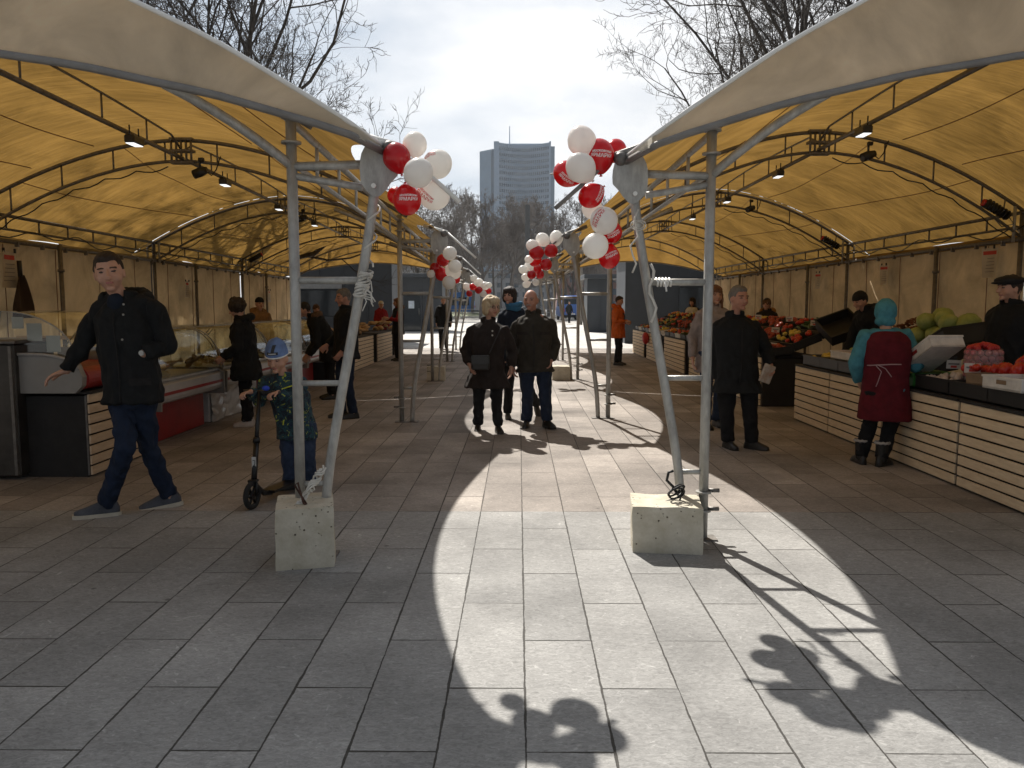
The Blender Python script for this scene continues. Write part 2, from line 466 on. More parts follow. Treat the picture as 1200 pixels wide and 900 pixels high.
near = [(-10.9, 24.6, 0, 0.2, 1.0, 'tall bare tree behind the left tent, leftmost of the row there'),
        (-9.6, 25.6, 1, 2.1, 1.05, 'bare tree with thin trunk behind the left tent, second from the left'),
        (-9.2, 24.2, 2, 4.1, .86, 'bare tree with forked arching limbs rising over the left tent roof'),
        (-13.5, 27.5, 1, 1.1, 1.1, 'far left bare tree mostly hidden by the left tent roof'),
        (-10.6, 31, 0, 3.0, .85, 'smaller bare tree whose twigs show beside the left tent corner'),
        (9.2, 24.3, 2, 5.2, 1.0, 'bare tree with twisting boughs rising above the right tent roof'),
        (10.4, 25.4, 1, .4, 1.08, 'bare tree with straight dark trunk above the right tent roof'),
        (7.9, 28.5, 0, 1.6, .98, 'bare tree reaching out over the aisle from behind the right tent'),
        (12.6, 26.5, 0, 2.6, 1.1, 'far right bare tree mostly hidden by the right tent roof'),
        (6.9, 35, 2, 3.9, .86, 'bare tree lower down beside the right tent corner'),
        (8.0, 25.6, 1, 4.4, .92, 'bare tree nearest the aisle, its limbs spreading beyond the right roof edge'),
        (8.7, 22.6, 0, 5.3, .95, 'bare tree close behind the right tent, trunk just left of the thick one'),
        (-11.6, 28.5, 2, 0.9, .84, 'bare tree nearest the aisle behind the left tent roof edge'),
        (-12, 22.5, 0, 5.9, 1.0, 'bare tree at the top left picture corner above the left tent')]
used = set()
for x, y, k, rz, s, lb in near:
    if k in used: dup(protos[k], (x, y, 0), rz, lb, NG, scale=s)
    else:
        used.add(k); o = protos[k]; o.location = (x, y, 0); o.rotation_euler = (0, 0, rz); o.scale = (s, s, s); o['label'] = lb
FG = 'bare trees in the park beyond the street'
fp = [make_tree(71, 13.5, .2, '', FG, M_bark2, twig=.018, dens=.9), make_tree(88, 13, .18, '', FG, M_bark2, twig=.018, fork=.25, dens=.9), make_tree(93, 14, .22, '', FG, M_bark2, twig=.018, fork=.2, dens=1.0)]
rng = random.Random(5); fused = set(); n = 0
for x, y in [(-9.5, 80), (-6.6, 76), (-11.8, 92), (-4.0, 84), (-1.0, 94), (-6.9, 99), (2.2, 90), (5.0, 86), (7.6, 79), (-14, 84), (-2.7, 116), (1.5, 118), (5.2, 120), (9.6, 96), (12.5, 88), (-17, 100), (-10, 120), (10, 124), (16, 110), (-0.8, 78.5), (-8.2, 90), (-5.3, 92), (-3.2, 98), (.8, 84), (-12.8, 78), (3.6, 97), (6.3, 96)]:
    k = n % 3; s = rng.uniform(.80, .98) * (1 + (y - 80) / 190)
    lb = 'bare park tree beyond the street in front of the tower' if n != 19 else 'bare park tree nearest the aisle centre beyond the plaza'
    if k in fused: dup(fp[k], (x, y, 0), rng.uniform(0, 6), lb, FG, scale=s)
    else:
        fused.add(k); o = fp[k]; o.location = (x, y, 0); o.scale = (s, s, s); o['label'] = lb
    n += 1

# ------------------------------------------------------------------ tower far behind
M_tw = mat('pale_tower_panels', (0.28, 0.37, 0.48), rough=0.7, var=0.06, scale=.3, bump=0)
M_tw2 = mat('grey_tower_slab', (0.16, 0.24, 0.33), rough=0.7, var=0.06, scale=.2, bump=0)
M_tg = mat('tower_glass', (0.025, 0.05, 0.09), rough=0.25, var=0.4, scale=.12, bump=0, color2=(0.10, 0.16, 0.23), stretch=(1, 1, .6))
YT = 520.0
tower = thing('tower_block', 'tall concave glass office tower rising behind the bare trees', 'building', (P(606, 357, YT).x, YT, 0))
ox = tower.location.x
def tx(px): return P(px, 300, YT).x - ox
top = P(600, 167, YT).z
x0, x1 = tx(585), tx(643)
def arc(u, off=0): # concave facade line
    return V((x0 + (x1 - x0) * u, 9 * math.sin(PI * u) * 0.9 - off, 0))
mb = MB(); n = 24
outl = [(arc(i / n).x, arc(i / n).y) for i in range(n + 1)] + [(x1, 24), (x0, 24)]
mb.prism(outl, 0, top, axis='z'); mb.build('wall', M_tw, tower)
for (a, b, yy, dz) in ((tx(579), x0, -1.2, .6), (x1, tx(645), -1.2, .6)):
    mb = MB(); mb.box(((a + b) / 2, 8, (top + dz) / 2), (b - a, 18, top + dz)); mb.build('pier', M_tw, tower)
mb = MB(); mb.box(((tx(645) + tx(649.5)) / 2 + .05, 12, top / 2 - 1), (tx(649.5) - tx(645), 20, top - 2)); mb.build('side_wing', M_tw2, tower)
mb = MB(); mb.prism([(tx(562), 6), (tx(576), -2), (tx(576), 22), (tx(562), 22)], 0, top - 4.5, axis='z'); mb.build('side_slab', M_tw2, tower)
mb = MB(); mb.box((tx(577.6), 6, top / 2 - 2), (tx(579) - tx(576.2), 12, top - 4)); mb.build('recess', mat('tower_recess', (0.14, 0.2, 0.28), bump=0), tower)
nfl = 27; fh = top / (nfl + .6)
for f in range(nfl):
    z0 = f * fh + fh * .45; z1 = z0 + fh * .50
    mb = MB(); a = [arc(i / n, .35) for i in range(n + 1)]
    for i in range(n):
        p, q = a[i], a[i + 1]
        mb.add([(p.x, p.y, z0), (q.x, q.y, z0), (q.x, q.y, z1), (p.x, p.y, z1)], [(0, 1, 2, 3)])
    mb.build('window_band', M_tg, tower, fix=False)
for i in range(0, n + 1, 1):
    mb = MB(); p = arc(i / n, .55); mb.box((p.x, p.y, top / 2), (.28, .3, top)); mb.build('mullion', M_tw, tower)
mb = MB(); c = (tx(597), 14); mb.tube([(c[0], c[1], top), (c[0], c[1], P(597, 142, YT).z)], [.45, .25], n=6); mb.build('antenna_mast', M_tw, tower)
mb = MB(); mb.box((tx(612), 16, top + .5), (26, 10, 2)); mb.build('roof_housing', M_tw, tower)

def block(name, label, px0, px1, ytop, Y, depth, m, nfl, nwin, win):
    a, b = P(px0, 357, Y).x, P(px1, 357, Y).x; h = P(600, ytop, Y).z
    t = thing(name, label, 'building', ((a + b) / 2, Y, 0)); w = b - a
    mb = MB(); mb.box((0, depth / 2, h / 2), (w, depth, h)); mb.build('wall', m, t)
    mb = MB(); mb.box((0, depth / 2, h + .25), (w + .8, depth + .8, .5)); mb.build('roof', M_tw2, t)
    for f in range(nfl):
        for i in range(nwin):
            cx = -w / 2 + w * (i + .5) / nwin; cz = h * (f + .55) / nfl
            mb = MB(); mb.box((cx, -.03, cz), (w / nwin * .5, .1, h / nfl * .5)); mb.build('window', win, t)
M_win = mat('far_window', (0.06, 0.08, 0.10), rough=.2, bump=0)
block('apartment_building', 'pale grey apartment house behind the park trees left of the tower', 470, 556, 292, 230, 20, mat('pale_render', (.34, .33, .32), bump=0), 5, 9, M_win)
block('brick_building', 'dull red brick building behind the park trees right of the tower', 655, 735, 306, 190, 20, mat('dull_red_brick', (.22, .12, .10), bump=0), 4, 8, M_win)
block('office_building', 'low grey office building at the foot of the tower', 560, 650, 318, 260, 20, mat('grey_render', (.24, .25, .26), bump=0), 4, 9, M_win)

# ------------------------------------------------------------------ kiosks
M_kio = mat('slate_grey_cladding', (0.045, 0.052, 0.062), rough=.55, var=.12, scale=2, bump=.05)
M_kio2 = mat('slate_roof_band', (0.045, 0.052, 0.062), rough=.5, var=.1, bump=0)
M_kglass = mat('kiosk_glass', (0.03, 0.035, 0.04), rough=.08, bump=0)
M_white = mat('white_paint', (0.75, 0.75, 0.73), rough=.5, var=.05)
def kiosk(label, a, b, Y, h, depth, door=None, win=None, panels=4):
    t = thing('kiosk', label, 'kiosk', ((a + b) / 2, Y, 0), group='slate grey market kiosks'); w = b - a
    mb = MB(); mb.box((0, depth / 2, h / 2), (w, depth, h), bevel=.02)
    mb.build('wall', M_kio, t)
    mb = MB()
    for i in range(panels + 1): mb.box((-w / 2 + w * i / panels, -.012, h / 2), (.05, .03, h - .1))
    mb.build('cladding_joint', M_kio2, t)
    mb = MB(); mb.box((0, depth / 2 - .25, h + .11), (w + .5, depth + .8, .24), bevel=.02); mb.build('roof', M_kio2, t)
    if door:
        mb = MB(); mb.box((door, -.03, 1.05), (.95, .05, 2.1), bevel=.01); d = mb.build('door', M_kglass, t)
        mb = MB()
        for sx in (-1, 1): mb.box((door + sx * .5, -.045, 1.08), (.07, .06, 2.2))
        mb.box((door, -.045, 2.2), (1.07, .06, .08)); mb.build('door_frame', M_kio2, t)
        mb = MB(); mb.tube([(door + .38, -.09, .9), (door + .38, -.09, 1.3)], .015, n=6); mb.build('handle', M_galv, d)
        mb = MB(); mb.box((door - .05, -.062, 1.5), (.32, .006, .42)); mb.build('notice', mat('notice_paper', (.55, .62, .7)), d)
    if win:
        mb = MB(); mb.box((win[0], -.03, win[2]), (win[1], .05, win[3]), bevel=.01); f = mb.build('window', M_kglass, t)
        mb = MB(); mb.box((win[0], -.05, win[2] - win[3] / 2 - .04), (win[1] + .2, .16, .06)); mb.build('sill', M_kio2, f)
        mb = MB(); mb.box((win[0], -.04, win[2] + win[3] / 2 + .2), (win[1], .05, .28)); mb.build('shutter_box', mat('shutter_grey', (.25, .26, .27)), t)
    return t
kiosk('wide dark kiosk with shuttered window closing the end of the left stalls', -8.6, -4.9, 31, 3.55, 3, win=(-.9, 1.7, 1.55, 1.0))
kiosk('slate kiosk with glazed door and posted notice, beyond the left stalls', -7.4, -4.3, 45, 3.0, 3, door=-.1, panels=3)
kiosk('wide dark kiosk with black window closing the end of the right stalls', 4.1, 9.2, 31, 3.55, 3, win=(.6, 2.2, 1.6, 1.1), panels=5)
kiosk('narrow slate kiosk standing left of the large right kiosk on the plaza', 3.75, 5.1, 44, 2.9, 2.4, panels=2)
tag_ = None
# ------------------------------------------------------------------ street furniture
t = thing('steel_column', 'plain dark steel column standing among the park trees', 'pole', (P(618, 357, 70).x, 70, 0))
mb = MB(); mb.box((0, 0, P(618, 240, 70).z / 2), (.42, .42, P(618, 240, 70).z), bevel=.03); mb.build('shaft', mat('dark_column', (.07, .075, .08)), t)
mb = MB(); mb.box((0, 0, .12), (.8, .8, .24), bevel=.03); mb.build('base', M_concrete, t)
t = thing('street_lamp', 'tall thin street lamp with long curved arm beyond the right tents', 'street lamp', (P(681, 357, 60).x, 60, 0))
zt = P(681, 212, 60).z
mb = MB(); mb.tube([(0, 0, 0), (0, 0, zt)], [.11, .06], n=8); mb.build('pole', M_galv_dark, t)
mb = MB(); mb.tube([(0, 0, zt - .1), (-.7, 0, zt + .35), (-1.7, 0, zt + .5)], .035, n=6); mb.build('arm', M_galv_dark, t)
mb = MB(); mb.ball((-2.0, 0, zt + .5), (.38, .12, .08)); mb.build('lamp_head', M_galv_dark, t)
M_rail = mat('railing_grey', (.3, .3, .3), rough=.5, metal=.4)
t = thing('street_railing', 'long low steel railing along the far edge of the plaza', 'railing', (0, 86, 0))
mb = MB()
for z in (.25, .65, 1.0): mb.tube([(-45, 0, z), (30, 0, z)], .03, n=6)
mb.build('rail', M_rail, t)
for i in range(-15, 11):
    mb = MB(); mb.tube([(i * 3, 0, 0), (i * 3, 0, 1.02)], .04, n=6); mb.build('post', M_rail, t)

# ------------------------------------------------------------------ vehicles
M_blue = mat('blue_van_paint', (.03, .12, .42), rough=.3, var=.05, bump=0, coat=.5)
M_lblue = mat('light_blue_paint', (.05, .18, .5), rough=.35, var=.05, bump=0)
M_tyre = mat('tyre_rubber', (.015, .015, .015), rough=.9)
M_glass = mat('vehicle_glass', (.02, .025, .03), rough=.05, bump=0)
M_red_l = mat('tail_lamp_red', (.6, .02, .015), rough=.2, bump=0)
def vehicle(name, label, cat, loc, rz, L, W, H, nose, paint, wins, group=None):
    """side outline along +y (front), rear at y=0"""
    t = thing(name, label, cat, loc, rz, group)
    out = [(0, .35), (0.02, H * .62), (.12, H * .97), (.3, H), (L - nose - .2, H), (L - nose * .55, H * .62), (L - .15, H * .50), (L, H * .36), (L, .35)]
    if cat == 'car': out = [(0, .35), (.02, H * .55), (.35, H * .64), (.95, H * .97), (1.4, H), (L * .55, H), (L * .73, H * .66), (L - .2, H * .55), (L, H * .42), (L, .32)]
    mb = MB(); rings = []
    for sx, k in ((-1, .9), (-.94, 1), (.94, 1), (1, .9)):
        zc = H * .5
        rings.append([V((sx * W / 2, y, zc + (z - zc) * (1 if k == 1 else .94))) for y, z in out])
    mb.loft(rings, smooth=False); body = mb.build('body', paint, t)
    for (a, b, z0, z1) in wins:
        for sx in (-1, 1):
            mb = MB(); mb.box((sx * (W / 2 + .003), (a + b) / 2, (z0 + z1) / 2), (.02, b - a, z1 - z0), bevel=.008); mb.build('window', M_glass, t)
    mb = MB(); mb.box((0, .05 if cat != 'car' else .6, H * (.76 if cat != 'car' else .8)), (W * .78, .06, H * .22), bevel=.02, R=None if cat != 'car' else Matrix.Rotation(rad(-55), 3, 'X')); mb.build('rear_window', M_glass, t)
    for sx in (-1, 1):
        for y in (L * .18, L * .8):
            mb = MB(); mb.tube([(sx * (W / 2 - .2), y, .33), (sx * (W / 2 + .01), y, .33)], .33, n=18); w = mb.build('wheel', M_tyre, t)
            mb = MB(); mb.tube([(sx * (W / 2), y, .33), (sx * (W / 2 + .02), y, .33)], .2, n=14); mb.build('rim', M_galv, w)
        mb = MB(); mb.box((sx * W * .43, -.015, H * .42), (.16, .05, .28), bevel=.02); mb.build('tail_light', M_red_l, t)
        mb = MB(); mb.box((sx * W * .38, L + .0, H * .38), (.25, .06, .14), bevel=.02); mb.build('headlight', M_white, t)
    mb = MB(); mb.box((0, -.06, .42), (W * .96, .14, .2), bevel=.04); mb.build('bumper', M_dark, t)
    mb = MB(); mb.box((0, -.02, .62), (.5, .02, .12)); mb.build('number_plate', M_white, t)
    return t
vehicle('delivery_van', 'blue van with red tail lights parked on the plaza past the right tents', 'van', (P(671, 357, 76).x, 76, 0), rad(4), 5.2, 1.95, 2.35, 1.1, M_blue, [(3.2, 3.9, 1.35, 1.95), (1.2, 2.9, 1.35, 1.95)])
vehicle('city_bus', 'blue bus behind the left tents at the street', 'bus', (P(556, 357, 100).x, 100, 0), rad(90), 9.5, 2.5, 3.0, .5, M_lblue, [(.6 + i * 1.5, 1.9 + i * 1.5, 1.4, 2.4) for i in range(6)])
CG = 'cars parked along the far street'
c0 = vehicle('parked_car', 'grey car parked on the far street behind the couple', 'car', (3.2, 98.5, 0), rad(90), 4.3, 1.75, 1.45, 1, mat('grey_car_paint', (.2, .21, .22), rough=.3, bump=0), [(1.25, 2.3, .95, 1.3)], CG)
dup(c0, (9.0, 98.5, 0), rad(90), 'grey car parked on the far street beside the blue van', CG)
dup(c0, (-1.5, 98.5, 0), rad(90), 'grey car parked on the far street left of the couple', CG)

# ------------------------------------------------------------------ thin haze over the whole place
hm = bpy.data.materials.new('thin_haze'); hm.use_nodes = True; hn = hm.node_tree; hn.nodes.clear()
ho = N(hn, 'ShaderNodeOutputMaterial'); pv = N(hn, 'ShaderNodeVolumePrincipled'); pv.inputs['Color'].default_value = (.86, .92, 1, 1)
pv.inputs['Density'].default_value = .00020; pv.inputs['Anisotropy'].default_value = .2
hn.links.new(pv.outputs[0], ho.inputs['Volume'])
mb = MB(); mb.box((0, 1100, 64.5), (3100, 2900, 131)); tag(mb.build('haze', hm), kind='stuff')
# ------------------------------------------------------------------ market tents
def fabric_mat(name, outside, inside, trans, tw, wrinkle=0.5):
    m, nt, out = nodes_of(name); L = nt.links.new
    tc = N(nt, 'ShaderNodeTexCoord')
    nz = N(nt, 'ShaderNodeTexNoise'); nz.inputs['Scale'].default_value = 1.3; nz.inputs['Detail'].default_value = 8; nz.inputs['Roughness'].default_value = .6
    nz.inputs['Distortion'].default_value = .8
    L(tc.outputs['Object'], nz.inputs['Vector'])
    r = N(nt, 'ShaderNodeMapRange'); r.inputs['From Min'].default_value = .3; r.inputs['From Max'].default_value = .7
    r.inputs['To Min'].default_value = .62; r.inputs['To Max'].default_value = 1.16; L(nz.outputs['Fac'], r.inputs['Value'])
    def sc(c):
        v = N(nt, 'ShaderNodeVectorMath'); v.operation = 'SCALE'; v.inputs[0].default_value = c; L(r.outputs[0], v.inputs['Scale']); return v.outputs[0]
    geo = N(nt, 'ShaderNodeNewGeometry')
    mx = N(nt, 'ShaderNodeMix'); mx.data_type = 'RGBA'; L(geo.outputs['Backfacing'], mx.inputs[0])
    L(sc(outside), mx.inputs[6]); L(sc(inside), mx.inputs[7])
    # creases running across the cloth
    mp = N(nt, 'ShaderNodeMapping'); mp.inputs['Scale'].default_value = (.7, 5, 2.0); mp.inputs['Rotation'].default_value = (0, 0, .5); L(tc.outputs['Object'], mp.inputs['Vector'])
    wv = N(nt, 'ShaderNodeTexNoise'); wv.inputs['Scale'].default_value = 1.6; wv.inputs['Detail'].default_value = 4; L(mp.outputs[0], wv.inputs['Vector'])
    bp = N(nt, 'ShaderNodeBump'); bp.inputs['Strength'].default_value = wrinkle; bp.inputs['Distance'].default_value = .08; L(wv.outputs['Fac'], bp.inputs['Height'])
    d = N(nt, 'ShaderNodeBsdfDiffuse'); L(mx.outputs[2], d.inputs['Color']); L(bp.outputs[0], d.inputs['Normal'])
    t = N(nt, 'ShaderNodeBsdfTranslucent'); L(sc(trans), t.inputs['Color']); L(bp.outputs[0], t.inputs['Normal'])
    ms = N(nt, 'ShaderNodeMixShader'); ms.inputs[0].default_value = tw
    L(d.outputs[0], ms.inputs[1]); L(t.outputs[0], ms.inputs[2]); L(ms.outputs[0], out.inputs['Surface'])
    return m
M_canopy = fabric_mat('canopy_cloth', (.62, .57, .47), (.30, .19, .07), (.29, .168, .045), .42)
M_valance = fabric_mat('valance_cloth', (.86, .81, .68), (.7, .6, .46), (.99, .95, .86), .68, .2)
M_wall = fabric_mat('side_wall_cloth', (.62, .50, .34), (.60, .475, .32), (.66, .48, .26), .28, .6)
M_seam = mat('seam_tape', (.20, .09, .035), rough=.9)
M_hem = mat('hem_pipe', (.20, .19, .18), rough=.6, metal=.3)
M_box = mat('light_housing', (.03, .03, .03), rough=.4)
M_lit = mat('led_panel', (.9, .9, .9), emis=(.93, .97, 1.0), estr=.7, bump=0)

W, A, BAY, GO = 5.3, 2.65, 5.5, 0.54     # pole spacing, apex, bay length, gusset offset
def roofz(x, hs): return 2.38 + (1.37 - .17 * abs(x - A) ** 1.8) * hs
OV = .38
OVP = {'R': 18, 'L': 12}; SIDE = ['R']
def over(x): return OV * max(0, 1 - (abs(x - A) / 3.19) ** OVP[SIDE[0]]) ** .5
def hemz(x, hs): return 2.36 + (.585 - .072 * abs(x - A) ** 1.8) * hs
GR, GL = 'canopied tents of the right-hand row', 'canopied tents of the left-hand row'
def tent(side, k, org, yaw, hs, label):
    sx = 1 if side == 'R' else -1; SIDE[0] = side
    t = thing('market_tent', label, 'tent', org, yaw, GR if sx > 0 else GL)
    def X(p): return V((p[0] * sx, p[1], p[2]))
    def tb(mb, pts, r, n=8): mb.tube([X(p) for p in pts], r, n=n); return mb
    x0, x1 = -GO, W + GO
    g0 = 0.0; g1 = BAY - (.035 if k == 1 else 0)
    # canopy: barrel roof, eaves drawn in between the corner plates, slightly cushioned
    def roof(u, v):
        s = math.sin(PI * v); y = g0 + (g1 - g0) * v
        a = x0 + (.36 if sx > 0 else .54) * s; b = x1 - .12 * s
        x = a + (b - a) * u
        o_ = over(x) if k == 0 else 0
        y = g0 - o_ + (g1 - g0 + o_) * v
        z = roofz(x, hs) + .07 * s * math.sin(PI * u) + .012 * math.sin(x * 4 + v * 9) * s
        sag = .03 * math.sin(v * PI * 2) ** 2
        if k == 0: z -= .03 * max(0, 1 - v * 4) * o_ / OV
        return X((x, y, z - sag * .5))
    mb = MB(); mb.grid(48, 24, roof); c = mb.build('canopy', M_canopy, t, fix=False)
    me = c.data
    if me.polygons[600].normal.z < 0:
        me.flip_normals()
    for q in (.2, .36, .64, .8):   # sewn seams on the underside
        mb = MB(); mb.tube([roof(q + .03 * math.sin(i / 30 * 3 + q * 9), .02 + .96 * i / 30) - V((0, 0, .008)) for i in range(31)], .006, n=4); mb.build('seam', M_seam, c)
    if k in (0, 3):            # end valance with its pipe hem
        yy, yo = (0.0, -.06) if k == 0 else (BAY, .2)
        def val(u, v):
            x = x0 + (x1 - x0) * u; zt = roofz(x, hs) + .01; zb = hemz(x, hs) - .0
            if k == 0: zt -= .03 * over(x) / OV
            return X((x, yy - (over(x) if k == 0 else 0) + yo * v * min(1, (zt - zb) * 2.6), zt + (zb - zt) * v + .003 * math.sin(u * 60)))
        mb = MB(); mb.grid(60, 6, val); vo = mb.build('valance', M_valance if k == 0 else M_canopy, t, fix=False)
        want = -1 if k == 0 else 1
        if vo.data.polygons[200].normal.y * want < 0: vo.data.flip_normals()
        mb = MB(); mb.tube([val(i / 40, 1) for i in range(41)], .022, n=8); mb.build('hem_pipe', M_hem, vo)
        mb = MB(); mb.tube([val(i / 40, 0) for i in range(41)], .014, n=6); mb.build('edge_rope', M_white, vo)
    # frames
    for y in ([0.0] + ([BAY] if k == 3 else [])):
        n = 26; ya = y + (.09 if y == 0 and k == 0 else (-.09 if y == BAY else 0))
        mb = MB(); up = []; lo = []
        for i in range(n + 1):
            x = -.1 + (W + .2) * i / n
            zz = roofz(x, hs) - .06 - (.02 if k == 0 and y == 0 else 0); up.append((x, ya, zz)); d = abs(x - A) / (A + .1)
            lo.append((x, ya, zz - (.05 if k == 0 and y == 0 else .25 + .10 * d ** 2)))
        tb(mb, up, .024); tb(mb, lo, .02)
        for i in range(2, n - 1, 3): tb(mb, [up[i], lo[i]], .011, 6)
        mb.build('arch_truss', M_galv_dark, t)
        mb = MB(); zt = roofz(A, hs) - .05 - (.02 if k == 0 and y == 0 else 0)
        mb.box((A * sx, ya, zt - .14), (.28, .12, .03)); mb.box((A * sx, ya, zt - .0), (.28, .12, .03)); mb.box((A * sx, ya, zt - .28), (.28, .12, .03))
        for q in (-.12, -.06, 0, .06, .12): mb.tube([(A * sx + q, ya - .04, zt - .28), (A * sx + q, ya - .04, zt)], .014, n=6)
        mb.build('hub_joint', M_galv_dark, t)
        mb = MB(); tb(mb, [(0, y, 0), (0, y, 2.62)], .031, 12)
        for z in (.19, .31, 2.42, 2.56): tb(mb, [(0, y, z - .006), (0, y, z + .006)], .058 if z > 1 else .05, 12)
        mb.build('leg', M_galv, t)
        for z in (.2, .32):
            mb = MB(); tb(mb, [(.03, y, z), (.10, y, z)], .014, 6); mb.build('eyelet', M_galv_dark, t)
        mb = MB(); leg2 = [(-.47, y, 2.16), (-.44, y, 1.95), (-.36, y, 1.5), (-.25, y, .95), (-.175, y, .55), (-.145, y, .28), (-.13, y, 0)]
        # smooth the bend
        pts = []
        for i in range(len(leg2) - 1):
            for q in range(4):
                pts.append(V(leg2[i]).lerp(V(leg2[i + 1]), q / 4))
        pts.append(V(leg2[-1]))
        for _ in range(3): pts = [pts[0]] + [(pts[i - 1] + pts[i] * 2 + pts[i + 1]) / 4 for i in range(1, len(pts) - 1)] + [pts[-1]]
        tb(mb, pts, .029, 12); mb.build('leg', M_galv, t)
        mb = MB(); mb.box((-.065 * sx, y, .008), (.3, .12, .012)); mb.build('base_plate', M_galv_dark, t)
        for z, xa in ((1.64, -.385), (1.04, -.265), (.44, -.16)):
            mb = MB(); tb(mb, [(xa, y, z), (0, y, z)], .021 if z > 1.2 else .017); mb.build('rung', M_galv, t)
        mb = MB(); tb(mb, [(-.42, y, 2.30), (0, y, 2.285)], .026); tb(mb, [(-.40, y, 2.17), (0, y, 2.235)], .021); mb.build('outrigger', M_galv, t)
        mb = MB(); tb(mb, [((.56 if k == 0 and y == 0 else .8) * i / 8, y - (over(.56) + .0) * i / 8 if k == 0 and y == 0 else (ya if i > 1 else y), 2.29 + (hemz(.56 if k == 0 and y == 0 else .8, hs) + .01 - 2.29) * (i / 8) + .03 * math.sin(PI * i / 8)) for i in range(9)], .028, 10); mb.build('brace', M_galv, t)
        # corner plate, a leaf-shaped steel sheet
        gx, gz = -.50, 2.275; poly = []
        for i in range(20):
            a = 2 * PI * i / 20; r = .135 * (1 - .12 * math.cos(2 * a))
            px, pz = r * math.cos(a), r * math.sin(a) * 1.08
            if pz < -.05: px = px * (1 + (pz + .05) * 3.5) + .02
            poly.append(((gx + px * .92) * sx, gz + pz))
        if sx < 0: poly = poly[::-1]
        mb = MB(); mb.prism(poly, y - .035, y - .027); pl = mb.build('corner_plate', M_galv, t)
        mb = MB(); mb.tube([X((gx + .03, y - .05, gz - .1)), X((gx + .03, y - .03, gz - .1))], .014, n=8); mb.build('bolt', M_white, pl)
        # roof-edge rod sticking out past the plate
        mb = MB(); e0 = V((-.30, y, roofz(-.30, hs) - .05)); e1 = V((-GO - .06, y - .02, 2.40)); e2 = V((-GO - .42, y - .1, 2.08))
        tb(mb, [e0, e1], .024); tb(mb, [e1, e2], .013); mb.build('end_rod', M_hem if sx > 0 else M_white, t)
        mb = MB(); mb.ball(X((-GO - .02, y - .03, 2.385)), (.045, .04, .045), nu=8, nv=6); mb.ball(X((-.40, y - .03, 2.47)), (.035, .03, .03), nu=8, nv=6)
        mb.build('clamp', M_galv_dark, t)
        # back corner
        mb = MB(); tb(mb, [(W, y, 0), (W, y, 2.7)], .031, 10); mb.build('leg', M_galv_dark, t)
        mb = MB()
        for q in (-.1, .12): tb(mb, [(W + q, y, 2.3), (W + q, y, roofz(W + q, hs) - .05)], .02)
        tb(mb, [(W - .1, y, 2.5), (W + .14, y, 2.3)], .016); mb.build('corner_bracket', M_galv, t)
    # ridge truss
    mb = MB(); zr = roofz(A, hs) - .31
    tb(mb, [(A, .14, zr + .03), (A, BAY - .0, zr + .03)], .026)
    up = [(A, BAY * i / 16, roofz(A, hs) - .07 + .06 * math.sin(PI * i / 16) - .12 * (0 if 0 < i < 16 else 1)) for i in range(17)]
    tb(mb, up, .014, 6)
    for i in (3, 6, 10, 13): tb(mb, [up[i], (A, up[i][1], zr + .03)], .010, 6)
    mb.build('ridge_truss', M_galv_dark, t)
    # eave trusses and wall rail
    for xe, za, zb, r in ((0.02, 2.56, 2.32, .024), (W, 2.68, 2.5, .024)):
        mb = MB(); tb(mb, [(xe, 0, za), (xe, BAY, za)], r); tb(mb, [(xe, 0, zb), (xe, BAY, zb)], .017)
        for i in range(1, 7): tb(mb, [(xe, BAY * i / 7, zb), (xe, BAY * i / 7, za)], .013, 6)
        mb.build('eave_truss', M_galv if xe < 1 else M_galv_dark, t)
    mb = MB(); tb(mb, [(W - .03, 0, 2.34), (W - .03, BAY, 2.34)], .03)
    for i in range(9): mb.box(X((W - .05, .3 + i * .62, 2.31)), (.05, .03, .07))
    mb.build('wall_rail', M_galv_dark, t)
    mb = MB(); tb(mb, [(W - .08, 1.95, 0), (W - .08, 1.95, 2.38)], .033); tb(mb, [(W - .08, 1.95, 1.98), (W - .08, 1.95, 2.02)], .05)
    mb.build('leg', M_galv_dark, t)
    # back wall hung in pleats
    rs = random.Random(k * 7 + (0 if sx > 0 else 3))
    ph = [rs.uniform(0, 6) for _ in range(4)]
    def wall(u, v):
        y = .01 + (BAY - .02) * u
        amp = .009 + .012 * (1 - v)
        x = W + .06 + amp * math.sin(y * 5.2 + ph[0]) + amp * .6 * math.sin(y * 11 + ph[1] + v) + .012 * noise.noise(V((y * 2, v * 3, ph[2])))
        return X((x, y, .02 + 2.29 * v))
    mb = MB(); mb.grid(90, 10, wall); wo_ = mb.build('side_wall', M_wall, t, fix=False)
    if wo_.data.polygons[300].normal.x * sx < 0: wo_.data.flip_normals()
    def wall2(u, v):
        p = wall(u, 1); return V((p.x + (x1 - .14 - W - .06) * sx * v, p.y, 2.31 + (roofz(x1 - .14, hs) - .02 - 2.31) * v))
    mb = MB(); mb.grid(40, 2, wall2); o2 = mb.build('upper_wall', M_canopy, t, fix=False)
    for q in range(4):
        u = .14 + q * .24
        mb = MB(); mb.tube([wall(u, j / 8) - V((.012 * sx, 0, 0)) for j in range(9)], .006, n=4); mb.build('seam', M_seam, wo_)
    # cable slung along the arch and the back truss
    mb = MB(); cp = []
    for i in range(25):
        x = A + .2 + (W - A - .3) * i / 24; cp.append((x, .05, roofz(x, hs) - .36 - .1 * (abs(x - A) / A) ** 2 - .05 * abs(math.sin(i * .8))))
    tb(mb, cp, .008, 5)
    cp = [(W - .06, BAY * i / 30, 2.46 + .05 * math.cos(i * .9) - .03 * math.sin(i * .4)) for i in range(31)]
    tb(mb, cp, .009, 5)
    mb.build('cable', M_cable, t)
    return t
ORR = V((1.18, 5.04, 0)); ORL = V((-1.30, 4.68, 0)); YAWL = math.atan(.036)
HSR, HSL = 1.0, .87
